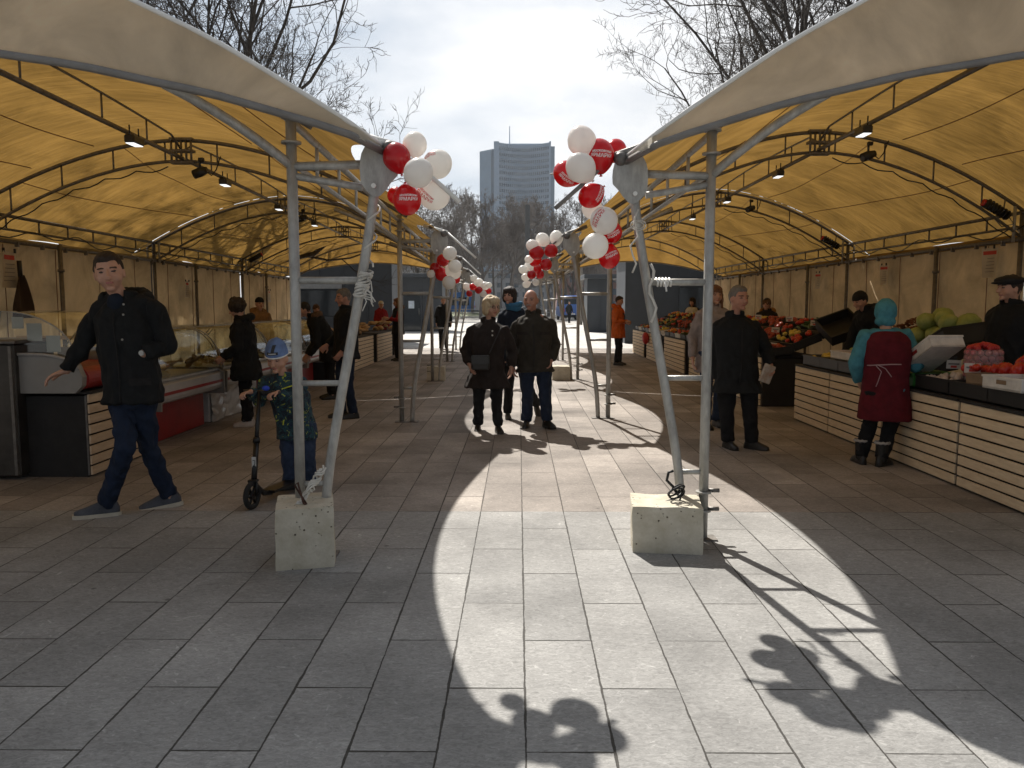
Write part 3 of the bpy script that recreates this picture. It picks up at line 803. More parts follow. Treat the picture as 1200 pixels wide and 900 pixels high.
ordn = ['front', 'second', 'third', 'rearmost']
for k in range(4):
    tent('R', k, ORR + V((0, BAY * k, 0)), 0, HSR, '%s bay of the right-hand tent row, ochre lit cloth over steel arches' % ordn[k])
    o = ORL + V((-math.sin(YAWL) * BAY * k, math.cos(YAWL) * BAY * k, 0))
    tent('L', k, o, YAWL, HSL, '%s bay of the left-hand tent row, ochre lit cloth over steel arches' % ordn[k])
def LP(side, x, y, z):
    """tent row coordinates to world"""
    if side == 'R': return ORR + V((x, y, z))
    return ORL + V((-x * math.cos(YAWL) - y * math.sin(YAWL), -x * math.sin(YAWL) * 1.0 + y * math.cos(YAWL), z))

# lamps hanging under the ridges
LG = 'box lamps hanging under the tent ridges'
lamp0 = None
names = ['nearest', 'second nearest', 'third nearest', 'fourth nearest', 'fifth nearest', 'sixth nearest', 'farthest']
for side, hs in (('L', HSL), ('R', HSR)):
    for i in range(4):
        y = 4.0 + i * 2.9
        p = LP(side, A - .06, y, roofz(A, hs) - .31)
        lb = 'lit box lamp under the %s tent ridge, %s the entrance' % ('left' if side == 'L' else 'right', names[i])
        if lamp0 is None:
            lamp0 = thing('hanging_lamp', lb, 'lamp', p, 0, LG)
            mb = MB(); mb.box((0, 0, -.05), (.11, .24, .08), bevel=.012); mb.build('housing', M_box, lamp0)
            mb = MB(); mb.box((0, 0, -.093), (.085, .21, .008)); mb.build('light_panel', M_lit, lamp0)
            mb = MB()
            for q in (-.1, .1): mb.tube([(0, q, -.01), (0, q, .09)], .008, n=5)
            mb.build('bracket', M_black, lamp0)
        else: dup(lamp0, p, 0 if side == 'R' else YAWL, lb, LG)
# speakers / junction boxes on the arches
SG = 'black spotlights clamped to the tent arches'
sp0 = None
for side, k, dx, dz, lb in (('L', 1, .22, -.52, 'black clamp spotlight hanging at the left tent apex hub'), ('L', 2, .2, -.5, 'small black clamp spotlight on the third left arch apex'),
                        ('R', 1, .62, -.43, 'black clamp spotlight on the right tent arch beside the hub'), ('R', 2, .7, -.45, 'small black clamp spotlight on the third right arch near its hub')):
    hs = HSL if side == 'L' else HSR
    p = LP(side, A + dx * (-1 if side == 'L' else 1), BAY * k - .04, roofz(A, hs) + dz + .1)
    if sp0 is None:
        sp0 = thing('spotlight', lb, 'spotlight', p, 0, SG)
        mb = MB(); mb.tube([(-.08, 0, -.06), (.0, 0, -.03), (.09, 0, -.0)], [.055, .06, .04], n=12); mb.build('lamp_body', M_black, sp0)
        mb = MB(); mb.tube([(0, 0, -.02), (0, 0, .1), (.02, 0, .14)], .014, n=6); mb.box((0.02, 0, .12), (.07, .05, .05), bevel=.01); mb.build('clamp', M_black, sp0)
        mb = MB(); mb.tube([(.05, 0, 0), (.14, 0, -.07), (.2, 0, .0), (.26, 0, .16)], .008, n=5); mb.build('lead', M_cable, sp0)
    else: dup(sp0, p, random.uniform(-.5, .5), lb, SG)
M_redp = mat('red_plastic', (.45, .02, .02), rough=.4, bump=0)
hr = None
for side, k, lb in (('R', 1, 'black coiled heater unit with red cap at the back corner of the right tent, nearest'), ('R', 2, 'black coiled heater unit with red cap at the second right back corner'),
                    ('L', 3, 'black coiled heater unit with red cap at a left back corner')):
    p = LP(side, W - .35, BAY * k - .03, 2.72)
    if hr is None:
        hr = thing('wall_heater', lb, 'heater', p, 0, 'heater units at the back corners'); hr.scale = (.75, .75, .75)
        mb = MB(); mb.tube([(-.22, 0, .1), (.2, 0, -.12)], .075, n=12)
        for i in range(7): mb.tube([(-.18 + i * .055, -.02, .09 - i * .032), (-.165 + i * .055, -.02, .082 - i * .032)], .09, n=12)
        mb.build('heater_body', M_black, hr)
        mb = MB(); mb.tube([(-.25, 0, .118), (-.21, 0, .098)], .06, n=12); mb.build('cap', M_redp, hr)
        mb = MB(); mb.tube([(.1, 0, -.1), (.15, .02, .2)], .012, n=6); mb.tube([(.2, 0, -.12), (.3, 0, -.25), (.1, 0, -.3), (-.05, 0, -.15)], .01, n=5); mb.build('bracket', M_galv_dark, hr)
    else: dup(hr, p, 0 if side == 'R' else PI, lb)

# price sheets pinned to the back walls
M_paper = mat('pinned_paper', (.50, .46, .40), rough=.8, var=.06)
M_ink = mat('grey_print', (.2, .2, .2)); M_rink = mat('red_print', (.5, .06, .05))
PG = 'paper price sheets pinned to the tent walls'
pp = [('R', 1165, 308, 7.25, 'white price sheet pinned up behind the flat-capped vendor'), ('R', 1040, 322, 13.4, 'folded paper sheet pinned on right wall above the turquoise hood'),
      ('R', 962, 329, 17.0, 'small curled paper pinned on right wall above the stooping vendor'),
      ('L', 6, 316, 10.9, 'large price sheet with red heading pinned on left wall at picture edge'), ('L', 216, 339, 0, 'small price sheet with red heading pinned on left wall behind the young man'),
      ('L', 313, 347, 0, 'paper sheet pinned on left wall above the black beanie vendor')]
pr = None
for side, px, py, Y, lb in pp:
    # intersect the view ray with the wall plane
    o = LP(side, W - .0, 0, 0); d = V((0, 1, 0)) if side == 'R' else V((-math.sin(YAWL), math.cos(YAWL), 0)); nn = V((d.y, -d.x, 0))
    rr = ray(px, py); tt = nn.dot(o - V((0, 0, CAM_H))) / nn.dot(rr); p = V((0, 0, CAM_H)) + rr * tt
    sg = -1 if side == 'R' else 1
    s = 1.2 if px == 6 else .85
    if pr is None:
        pr = thing('price_sheet', lb, 'price sheet', p, 0, PG)
        mb = MB(); mb.grid(6, 6, lambda u, v: V((.03 * math.sin(u * 3 + v), (u - .5) * .3, (v - .5) * .4))); mb.build('sheet', M_paper, pr, fix=False)
        mb = MB(); mb.grid(4, 2, lambda u, v: V((.03 * math.sin((u * .8 + .1) * 3 + .8 + v * .1) - .004, (u - .5) * .24, .11 + v * .05))); mb.build('heading', M_rink, pr, fix=False)
        mb = MB()
        for q in range(5): mb.box((.012, 0, .06 - q * .045), (.003, .2, .008))
        mb.build('printed_line', M_ink, pr)
        for q_ in (-.1, .1): mb = MB(); mb.box((0, q_, .21), (.02, .02, .05)); mb.build('clip', M_black, pr)
    else: q = dup(pr, p + V((sg * .07, 0, 0)), 0 if side == 'R' else PI, lb, PG, scale=s)
pr.location = pr.location + V((-.07, 0, 0))
# bunched curtain at the left back corner and apron
def curt(u, v):
    p = LP('L', W - .1 - .35 * (1 - abs(v - .45) * 1.4) * u, BAY + .05 - .9 * u * (1.1 - v * .5), 0)
    return V((p.x + .05 * math.sin(u * 22 + v * 2), p.y + .04 * math.cos(u * 17), .05 + 2.26 * v))
mb = MB(); mb.grid(50, 16, curt); tag(mb.build('bunched_curtain', M_wall, fix=False), 'tan tent curtain gathered in folds at the far left back corner', 'curtain')
# ------------------------------------------------------------------ concrete ballast blocks
def block_mesh(w, d, h, seed, voxel=.02):
    mb = MB(); n = 14
    for (fn) in (lambda u, v: V((u - .5, -.5, v - .5)), lambda u, v: V((.5 - u, .5, v - .5)), lambda u, v: V((-.5, .5 - u, v - .5)),
                 lambda u, v: V((.5, u - .5, v - .5)), lambda u, v: V((u - .5, v - .5, .5)), lambda u, v: V((u - .5, .5 - v, -.5))):
        mb.grid(n, n, fn)
    vs = []
    for p in mb.v:
        q = V((p.x * w, p.y * d, p.z * h))
        # soften corners
        e = [max(0, abs(p[i]) - .44) / .06 for i in range(3)]
        k = sum(1 for i in e if i > 0)
        if k >= 2: q *= (1 - .014 * sum(e) / 2)
        q += V((noise.noise(q * 7 + V((seed, 0, 0))), noise.noise(q * 7 + V((0, seed, 0))), noise.noise(q * 7 + V((0, 0, seed))))) * .008
        q.z += h / 2
        if p.z < -.49: q.z = max(q.z, 0) * .2
        q.x *= 1 + .03 * (.5 - (p.z + .5)) * (1 if seed % 2 else -.3)
        vs.append(q)
    mb.v = vs
    return mb
def conc_mat():
    m, nt, out = nodes_of('pitted_concrete'); L = nt.links.new
    b = N(nt, 'ShaderNodeBsdfPrincipled'); b.inputs['Roughness'].default_value = .95
    tc = N(nt, 'ShaderNodeTexCoord'); nz = N(nt, 'ShaderNodeTexNoise'); nz.inputs['Scale'].default_value = 7; nz.inputs['Detail'].default_value = 9; nz.inputs['Roughness'].default_value = .7
    L(tc.outputs['Object'], nz.inputs['Vector'])
    r = N(nt, 'ShaderNodeValToRGB'); r.color_ramp.elements[0].position = .3; r.color_ramp.elements[0].color = (.40, .36, .27, 1); r.color_ramp.elements[1].position = .7; r.color_ramp.elements[1].color = (.60, .56, .47, 1)
    L(nz.outputs['Fac'], r.inputs['Fac'])
    vo = N(nt, 'ShaderNodeTexVoronoi'); vo.inputs['Scale'].default_value = 34; L(tc.outputs['Object'], vo.inputs['Vector'])
    n3 = N(nt, 'ShaderNodeTexNoise'); n3.inputs['Scale'].default_value = 11; L(tc.outputs['Object'], n3.inputs['Vector'])
    ad = N(nt, 'ShaderNodeMath'); ad.operation = 'ADD'; L(vo.outputs['Distance'], ad.inputs[0])
    s = N(nt, 'ShaderNodeMath'); s.operation = 'MULTIPLY'; L(n3.outputs['Fac'], s.inputs[0]); s.inputs[1].default_value = .55; L(s.outputs[0], ad.inputs[1])
    pr = N(nt, 'ShaderNodeMapRange'); pr.inputs['From Min'].default_value = .33; pr.inputs['From Max'].default_value = .41; L(ad.outputs[0], pr.inputs['Value'])
    mx = N(nt, 'ShaderNodeMix'); mx.data_type = 'RGBA'; L(pr.outputs[0], mx.inputs[0]); mx.inputs[6].default_value = (.13, .11, .08, 1); L(r.outputs['Color'], mx.inputs[7])
    L(mx.outputs[2], b.inputs['Base Color'])
    bp = N(nt, 'ShaderNodeBump'); bp.inputs['Distance'].default_value = .01; bp.inputs['Strength'].default_value = .9
    a2 = N(nt, 'ShaderNodeMath'); a2.operation = 'ADD'; L(pr.outputs[0], a2.inputs[0]); L(nz.outputs['Fac'], a2.inputs[1]); L(a2.outputs[0], bp.inputs['Height'])
    L(bp.outputs[0], b.inputs['Normal']); L(b.outputs[0], out.inputs['Surface']); return m
M_blk = conc_mat()
BG = 'concrete ballast blocks at the tent legs'
def gap(px0, px1, py): return (G(px0, py) + G(px1, py)) / 2, (G(px1, py) - G(px0, py)).x
for (a, b, y, h, dd, sd, lb) in ((744, 827, 650, .29, .36, 2, 'squat pitted concrete block at the front leg of the right tent row'),
                         (316, 383, 668, .36, .36, 3, 'tall pitted concrete block with rope at the front leg of the left tent row'),
                         (647, 668, 446, .28, .36, 5, 'concrete block at the foot of the third right tent leg'),
                         (500, 521, 447, .29, .3, 7, 'concrete block beside the third left tent leg')):
    c, w = gap(a, b, y)
    o = block_mesh(w, dd, h, sd).build('concrete_block', M_blk, fix=True); o.location = (c.x, c.y + dd / 2, 0); o.rotation_euler = (0, 0, .24 if sd == 3 else (-.10 if sd == 2 else 0))
    tag(o, lb, 'block', BG)
# wires and ropes on the blocks
c, w = gap(744, 827, 650); q = V((c.x + .04, c.y + .16, .28))
mb = MB(); rr = random.Random(4)
for k in range(2):
    a = [q + V((-.06 + .1 * k, 0, 0))]
    for i in range(26):
        t = i / 25; a.append(q + V((.02 + .05 * math.sin(t * 11 + k * 2), .03 * math.cos(t * 11), .02 + .07 * math.sin(t * 6 + k) ** 2 + .03 * t)))
    mb.tube(a, .006, n=5)
mb.tube([q + V((.03, 0, .05)), q + V((0, 0, .1)), q + V((-.04, 0, .14)), q + V((-.03, 0, .19)), q + V((-.0, 0, .2))], .009, n=6)
tag(mb.build('tangled_cable', M_cable), 'tangled black cable and loop of wire on the right concrete block', 'cable')
c, w = gap(316, 383, 668); q = V((c.x + .02, c.y + .1, .35))
mb = MB()
for k in range(4):
    a = []
    for i in range(24):
        t = i / 23; a.append(q + V((-.03 + t * .13 + .018 * math.sin(t * 17 + k * 1.7), .04 * t + .015 * math.cos(t * 15 + k), .015 + .2 * t ** 1.2 + .012 * math.sin(t * 23 + k))))
    mb.tube(a, .006, n=5)
tag(mb.build('tied_rope', M_rope), 'pale rope tying the left concrete block to the tent leg', 'rope')
mb = MB(); a = [q + V((.02, 0, -.01)), q + V((-.05, -.02, .12)), q + V((-.03, -.03, .14)), q + V((.0, -.03, .02)), q + V((.02, -.02, .0))]; mb.tube(a, .006, n=5)
tag(mb.build('wire_loop', mat('rusty_wire', (.07, .03, .02), rough=.8)), 'rusty wire loop cast into the top of the left concrete block', 'wire')

# ------------------------------------------------------------------ slatted counters
M_slat = mat('pine_slat', (.64, .50, .33), rough=.7, color2=(.80, .66, .46), scale=5, stretch=(1, 1, 7), bump=.3, bscale=30, var=.1)
M_slat2 = mat('plywood_slat', (.50, .38, .26), rough=.7, color2=(.66, .52, .37), scale=4, stretch=(1, 1, 7), bump=.3, bscale=30)
KG = 'slatted wooden counter units'
ctr_proto = {}
def counter(side, y0, y1, xf, label, h=.72, depth=.85, mt=None):
    """front face at world x = xf, running along y"""
    sx = 1 if side == 'R' else -1; L_ = y1 - y0
    t = thing('slatted_counter', label, 'counter', (xf, (y0 + y1) / 2, 0), 0, KG)
    mb = MB(); mb.box((sx * (.03 + depth / 2), 0, h / 2 - .012), (depth, L_ - .02, h - .03)); mb.build('cabinet', M_dark, t)
    n = 8; sh = (h - .02) / n
    for i in range(n):
        mb = MB(); z = .015 + sh * (i + .5)
        mb.box((0, 0, z), (.018, L_ - .016, sh - .016), bevel=.003, R=Matrix.Rotation(random.uniform(-.002, .002), 3, 'X')); mb.build('slat', mt or M_slat, t)
    mb = MB(); mb.box((sx * (depth / 2 + .0), 0, h + .002), (depth + .04, L_ - .01, .022)); mb.build('top_board', M_dark, t)
    for q in (-1, 1):
        mb = MB(); mb.box((sx * .02, q * (L_ / 2 - .02), h / 2), (.016, .034, h - .04)); mb.build('corner_post', M_galv_dark, t)
    return t
XR = 3.61
r_edges = [(4.0, 5.25), (5.25, 6.53), (6.55, 7.9), (7.92, 9.28), (9.3, 10.45)]
rl = ['slatted counter nearest the picture edge, right row', 'slatted counter under the tomatoes and garlic, right row', 'slatted counter behind the maroon apron, right row',
      'slatted counter under the grey and white crates, right row', 'slatted counter at the end beside the dark passage, right row']
for (a, b), lb in zip(r_edges, rl): counter('R', a, b, XR, lb)
r2 = [(11.75, 12.6), (12.65, 13.9), (14.3, 15.5), (15.5, 16.7), (17.2, 18.4), (18.4, 19.6), (20.1, 21.2), (21.2, 22.3), (22.8, 23.9), (23.9, 25.0)]
w_ = ['first', 'second', 'third', 'fourth', 'fifth', 'sixth', 'seventh', 'eighth', 'ninth', 'last']
for i, (a, b) in enumerate(r2): counter('R', a, b, XR - .06, 'slatted counter under fruit, %s beyond the dark passage on the right' % w_[i], h=.74)
XL = -3.72
counter('L', 6.84, 7.9, XL, 'slatted counter under the grey rounded display case, left row', h=.74, mt=M_slat2)
l2 = [(15.4, 16.5), (16.5, 17.6), (17.9, 19.1), (19.1, 20.3), (20.9, 22.1), (22.1, 23.3), (23.9, 25)]
for i, (a, b) in enumerate(l2): counter('L', a, b, XL + .03, 'pale slatted counter under bread and boxes, %s along the left row' % w_[i], h=.74)

# dark steel cabinet at the left edge
t = thing('steel_cabinet', 'dark stained steel cabinet at the left picture edge', 'cabinet', (-4.62, 6.72, 0))
mb = MB(); mb.box((0, .3, .6), (.72, .6, 1.14), bevel=.015); mb.build('cabinet_body', mat('stained_steel', (.055, .05, .045), rough=.45, metal=.5, var=.4, scale=3), t)
mb = MB(); mb.box((0, .3, 1.185), (.78, .66, .03), bevel=.008); mb.build('worktop', M_galv_dark, t)
mb = MB(); mb.box((.34, -.012, .6), (.025, .03, 1.1)); mb.build('edge_trim', M_galv_dark, t)

# ------------------------------------------------------------------ deli display cases
def glass_mat():
    m, nt, out = nodes_of('clear_case_glass'); L = nt.links.new
    tr = N(nt, 'ShaderNodeBsdfTransparent'); tr.inputs[0].default_value = (.93, .95, .94, 1)
    gl = N(nt, 'ShaderNodeBsdfGlossy'); gl.inputs['Roughness'].default_value = .04; gl.inputs['Color'].default_value = (.9, .95, 1, 1)
    fr = N(nt, 'ShaderNodeFresnel'); fr.inputs['IOR'].default_value = 1.45
    mx = N(nt, 'ShaderNodeMixShader'); L(fr.outputs[0], mx.inputs[0]); L(tr.outputs[0], mx.inputs[1]); L(gl.outputs[0], mx.inputs[2])
    L(mx.outputs[0], out.inputs['Surface']); return m
M_cg = glass_mat()
M_case = mat('silver_case_panel', (.42, .42, .43), rough=.35, metal=.2, var=.06, bump=.05)
M_casew = mat('white_case_panel', (.55, .54, .53), rough=.5, var=.08, bump=.05)
M_case_red = mat('red_case_panel', (.28, .012, .012), rough=.45, var=.2, scale=4)
M_tray = mat('white_tray', (.55, .54, .5), rough=.4)
M_greyp = mat('grey_case_end', (.24, .235, .225), rough=.5, var=.06, bump=.05)
DG = 'glass-fronted deli display cases'
def case(y0, y1, label, base, red=True):
    """front faces +x (towards the aisle), world x of lip = XL"""
    t = thing('display_case', label, 'display case', (XL, (y0 + y1) / 2, 0), 0, DG); L_ = y1 - y0; h = L_ / 2
    mb = MB(); mb.box((-.58, 0, .22), (.74, L_ - .1, .42), bevel=.01); mb.build('base', base, t)
    prof = [(0.02, .48), (.03, .52), (.02, .66), (-.04, .69), (-.95, .69), (-.95, .43), (-.12, .43)]
    mb = MB(); mb.prism(prof, -h + .03, h - .03); mb.build('deck', M_case, t)
    mb = MB(); mb.box((.034, 0, .565), (.006, L_ - .1, .032)); mb.build('stripe', M_case_red if red else M_case, t)
    for q in (-1, 1):
        mb = MB(); mb.prism([(.045, .40), (.05, .67), (-.06, .72), (-1.0, .72), (-1.0, .40)], q * h - .03 * (q > 0), q * h + .03 * (q < 0)); mb.build('end_panel', M_greyp, t)
        gp = [(.0, .72)] + [(-.02 - .42 * (1 - math.cos(a)), .72 + .50 * math.sin(a)) for a in [PI / 2 * i / 8 for i in range(1, 9)]] + [(-.8, 1.22), (-.95, 1.05), (-.95, .72)]
        mb = MB(); mb.prism(gp, q * (h - .02) - .003, q * (h - .02) + .003); mb.build('end_glass', M_cg, t)
        mb = MB(); mb.tube([(a, q * (h - .02), b) for a, b in gp[:11]], .009, n=6); mb.build('glass_trim', M_galv, t)
    mb = MB(); mb.grid(4, 10, lambda u, v: V((-.0 - .42 * (1 - math.cos(v * PI / 2)), (u - .5) * (L_ - .06), .715 + .50 * math.sin(v * PI / 2)))); mb.build('front_glass', M_cg, t, fix=False)
    mb = MB(); mb.box((-.62, 0, 1.222), (.36, L_ - .04, .012)); mb.build('top_shelf', M_cg, t)
    mb = MB(); mb.box((-.43, 0, 1.21), (.03, L_ - .04, .03)); mb.tube([(-.46, -h + .05, 1.19), (-.46, h - .05, 1.19)], .012, n=6); mb.build('lamp_rail', M_galv, t)
    mb = MB(); mb.box((-.42, 0, .70), (.8, L_ - .12, .016)); mb.box((-.02, 0, .712), (.02, L_ - .12, .02)); mb.build('tray', M_tray, t)
    return t
cs = [(8.15, 9.95, 'display case of smoked fish with red base behind the walking man', M_case_red), (10.02, 11.9, 'display case beside the woman in a puffy coat, wrapped in white film', M_casew),
      (12.0, 13.9, 'display case behind the child in the blue hat', M_case_red), (13.95, 15.3, 'farthest display case, before the stooping shopper', M_case_red)]
for a, b, lb, m in cs: case(a, b, lb, m)
mb = MB(); mb.v = []
def wrapf(u, v):
    return V((-.19 + .03 * noise.noise(V((u * 9, v * 5, 0))) + .02 * math.sin(u * 14), (u - .5) * 1.7, .01 + v * .41))
mb.grid(50, 16, wrapf)
o = mb.build('plastic_sheeting', mat('milky_plastic', (.5, .5, .5), rough=.2, bump=.5, bscale=14), fix=False); o.location = (XL, 10.95, 0)
tag(o, 'creased milky plastic sheet covering the base of a left display case', 'plastic sheet')

# near rounded counter-top case
t = thing('countertop_case', 'grey rounded countertop case with curved glass and red front', 'display case', (-4.05, 6.78, .745))
pr_ = [(-.48, 0), (.26, 0), (.32, .06), (.33, .14), (.30, .21)] + [(.30 - .38 * (1 - math.cos(a)) * 1.0, .21 + .13 * math.sin(a)) for a in [PI / 2 * i / 6 for i in range(1, 7)]] + [(-.48, .34)]
mb = MB(); mb.prism(pr_, 0, .07); mb.build('end_panel', M_greyp, t)
mb = MB(); mb.prism(pr_, 1.05, 1.12); mb.build('end_panel', M_greyp, t)
mb = MB(); mb.tube([(a * .985, -.006, b * .97 + .005) for a, b in pr_[4:12]], .014, n=6); mb.build('trim', mat('grey_rubber', (.35, .34, .33)), t)
red = [(-.40, .02), (.30, .02)] + [(.25 + .10 * math.cos(a), .12 + .10 * math.sin(a)) for a in [-PI / 2 + PI * i / 10 for i in range(11)]] + [(-.4, .22)]
mb = MB(); mb.prism(red, .07, 1.05); mb.build('front_panel', M_case_red, t)
mb = MB(); mb.grid(4, 12, lambda u, v: V((.26 - .62 * (1 - math.cos(v * PI / 2)), .05 + u * 1.0, .30 + .40 * math.sin(v * PI / 2)))); mb.build('curved_glass', M_cg, t, fix=False)
gp = [(.26, .30)] + [(.26 - .62 * (1 - math.cos(a)), .30 + .40 * math.sin(a)) for a in [PI / 2 * i / 8 for i in range(1, 9)]] + [(-.44, .34)]
mb = MB(); mb.prism(gp, .03, .036); mb.build('end_glass', mat('frosted_edge_glass', (.30, .33, .34), rough=.15, bump=0) if False else M_cg, t)
mb = MB(); mb.tube([(a, .033, b) for a, b in gp[:10]], .008, n=5); mb.build('glass_trim', M_galv, t)
for (cx, cz, w, h_) in ((-.12, .52, .13, .15), (.04, .42, .12, .14), (-.26, .6, .1, .1)):
    o = MB().box((0, 0, 0), (w, .006, h_)).build('price_card', M_paper); o.location = (-4.05 + cx, 6.88, .745 + cz)
    tag(o, 'white price card standing inside the countertop case', 'price card', 'price cards in the countertop case')
mb = MB(); mb.box((0, 0, 0), (1.0, .05, .05)); o = mb.build('shelf_board', M_slat2); o.location = (-6.25, 10.75, 1.06); tag(o, 'pale shelf board running behind the left display cases', 'shelf')

# apron hanging on the back wall
t = thing('hanging_apron', 'dark brown apron hanging by its strap on the left wall', 'apron', LP('L', W - .12, BAY + .32 + .5, 0))
pA = P(40, 340, t.location.y); pa = V((pA.x, 0, 0))
d = V((t.location.x, t.location.y, 0))
t.location = (t.location.x, t.location.y, 0)
zA = P(40, 345, t.location.y).z
mb = MB()
def ap(u, v):
    w = .10 + .36 * min(1, (1 - v) * 1.35) ** .8
    return V((.03 * math.sin(u * 7 + v), (u - .45) * w * 1.0, zA - .32 + .58 * v))
mb.grid(16, 10, ap); mb.build('apron_cloth', mat('dark_brown_cloth', (.035, .02, .014), rough=.95), t, fix=False)
mb = MB(); mb.tube([(.02, -.02, zA + .24), (.02, -.03, zA + .45)], .03, n=6); mb.build('strap', M_black, t)

# ------------------------------------------------------------------ produce
def prod_mat(name, c, c2, r=.45): return mat(name, c, rough=r, color2=c2, scale=9, bump=.1)
M_tom = prod_mat('tomato_red', (.45, .022, .012), (.55, .05, .02), .3)
M_stem = mat('green_stem', (.06, .12, .02))
M_gar = prod_mat('garlic_white', (.55, .47, .40), (.66, .56, .50), .6)
M_cab = prod_mat('cabbage_green', (.20, .27, .06), (.36, .40, .13), .6)
M_orange = prod_mat('orange_peel', (.60, .22, .02), (.70, .30, .04))
M_lemon = prod_mat('lemon_yellow', (.60, .45, .06), (.66, .5, .12))
M_gapple = prod_mat('green_apple', (.22, .30, .05), (.36, .40, .09))
M_rapple = prod_mat('red_apple', (.30, .02, .015), (.42, .08, .03))
M_straw = prod_mat('red_berry', (.42, .012, .02), (.5, .04, .03))
M_cuc = prod_mat('cucumber_green', (.03, .07, .015), (.07, .12, .03))
M_dry = prod_mat('dried_fruit', (.12, .04, .015), (.22, .08, .03), .7)
M_bread = prod_mat('golden_crust', (.42, .26, .12), (.52, .36, .2), .7)
M_meat = prod_mat('smoked_fish_skin', (.13, .08, .03), (.28, .2, .1), .35)
M_rad = prod_mat('radish_pink', (.42, .03, .07), (.6, .3, .3), .5)
M_pep = prod_mat('pepper_red', (.42, .015, .01), (.5, .03, .02), .25)
def item(name, label, cat, mb, m, group, stem=None, smooth=True):
    o = mb.build(name, m); tag(o, label, cat, group)
    if stem: stem.build('stem', M_stem, o)
    o.location = (0, 0, -50); return o
def tomato_mb(r=.036, rib=.06):
    return MB().ball((0, 0, 0), r, nu=14, nv=8, fn=lambda q: V((q.x, q.y, q.z * .82)) * (1 + rib * math.cos(5 * math.atan2(q.y, q.x)) * (1 - abs(q.z) / r * .3)))
def stem_mb(r=.036):
    mb = MB()
    for i in range(5):
        a = i * 1.257; mb.tube([(0, 0, r * .78), (.015 * math.cos(a), .015 * math.sin(a), r * .8)], [.003, .001], n=4)
    mb.tube([(0, 0, r * .75), (.002, 0, r * 1.1)], .003, n=4); return mb
PROTO = {}
def proto(kind):
    if kind in PROTO: return PROTO[kind]
    gname = 'loose %s on the stalls'
    if kind == 'tomato': o = item('tomato', 'ripe red tomato heaped on the right-hand counter', 'tomato', tomato_mb(), M_tom, 'tomatoes on the right counters', stem_mb())
    elif kind == 'garlic': o = item('garlic_bulb', 'pale garlic bulb in the heap on the nearest right counter', 'garlic', MB().ball((0, 0, 0), .028, nu=12, nv=8, fn=lambda q: V((q.x, q.y, q.z * .85 + (.012 if q.z > .024 else 0))) * (1 + .07 * math.cos(7 * math.atan2(q.y, q.x)))), M_gar, 'garlic bulbs in a heap')
    elif kind == 'cabbage':
        o = item('cabbage', 'pale green cabbage piled on the slanted black crate', 'cabbage', MB().ball((0, 0, 0), .11, nu=24, nv=14, fn=lambda q: V((q.x, q.y, q.z * .88)) * (1 + .07 * noise.noise(q * 16) + .04 * math.sin(8 * math.atan2(q.y, q.x) + q.z * 30))), M_cab, 'cabbages in a pile')
    elif kind == 'orange': o = item('orange', 'orange in the bright fruit display of the right-hand row', 'orange', MB().ball((0, 0, 0), .036, nu=10, nv=7), M_orange, 'oranges on the right stalls')
    elif kind == 'lemon': o = item('lemon', 'yellow lemon in the fruit display of the right-hand row', 'lemon', MB().ball((0, 0, 0), (.045, .03, .03), nu=10, nv=7), M_lemon, 'lemons on the right stalls')
    elif kind == 'gapple': o = item('green_apple', 'green apple in the fruit display of the right-hand row', 'apple', MB().ball((0, 0, 0), (.036, .036, .033), nu=10, nv=7), M_gapple, 'green apples on the right stalls')
    elif kind == 'rapple': o = item('red_apple', 'red apple in the fruit display of the right-hand row', 'apple', MB().ball((0, 0, 0), (.036, .036, .033), nu=10, nv=7), M_rapple, 'red apples on the right stalls')
    elif kind == 'pepper': o = item('red_pepper', 'glossy red pepper heaped at the right picture edge', 'pepper', MB().ball((0, 0, 0), (.05, .045, .055), nu=16, nv=10, fn=lambda q: q * (1 + .1 * math.cos(4 * math.atan2(q.y, q.x)))), M_pep, 'red peppers in a heap', stem_mb(.06))
    elif kind == 'cucumber': o = item('cucumber', 'dark green cucumber lying in a crate on the right', 'cucumber', MB().tube([(-.09, 0, 0), (-.07, 0, 0), (0, .006, 0), (.07, 0, 0), (.09, 0, 0)], [.008, .018, .021, .018, .008], n=8), M_cuc, 'cucumbers in crates')
    elif kind == 'bread': o = item('bread_loaf', 'golden loaf piled on the pale left-hand counters', 'bread', MB().ball((0, 0, 0), (.12, .06, .045), nu=12, nv=8, fn=lambda q: q * (1 + .06 * math.sin(q.x * 70))), M_bread, 'bread loaves on the left counters')
    elif kind == 'fish': o = item('smoked_fish', 'brown smoked fish lying in a left display case', 'fish', MB().tube([(-.17, 0, 0), (-.14, 0, 0), (-.05, 0, 0), (.06, 0, 0), (.13, 0, 0), (.15, 0, 0), (.19, 0, 0)], [.01, .028, .038, .03, .012, .01, .03], n=10), M_meat, 'smoked fish in the display cases')
    elif kind == 'cheese': o = item('cheese_piece', 'pale yellow piece of cheese in a left display case', 'cheese', MB().box((0, 0, 0), (.14, .1, .06), bevel=.012), mat('pale_cheese', (.6, .48, .25)), 'cheese pieces in the display cases')
    elif kind == 'dried': o = item('dried_apricot', 'dark dried fruit in a heap behind the maroon apron', 'dried fruit', MB().ball((0, 0, 0), (.026, .022, .012), nu=8, nv=6), M_dry, 'dried fruit in a heap')
    PROTO[kind] = o; o['n'] = 0
    return o
rp = random.Random(9)
COUNT = {}
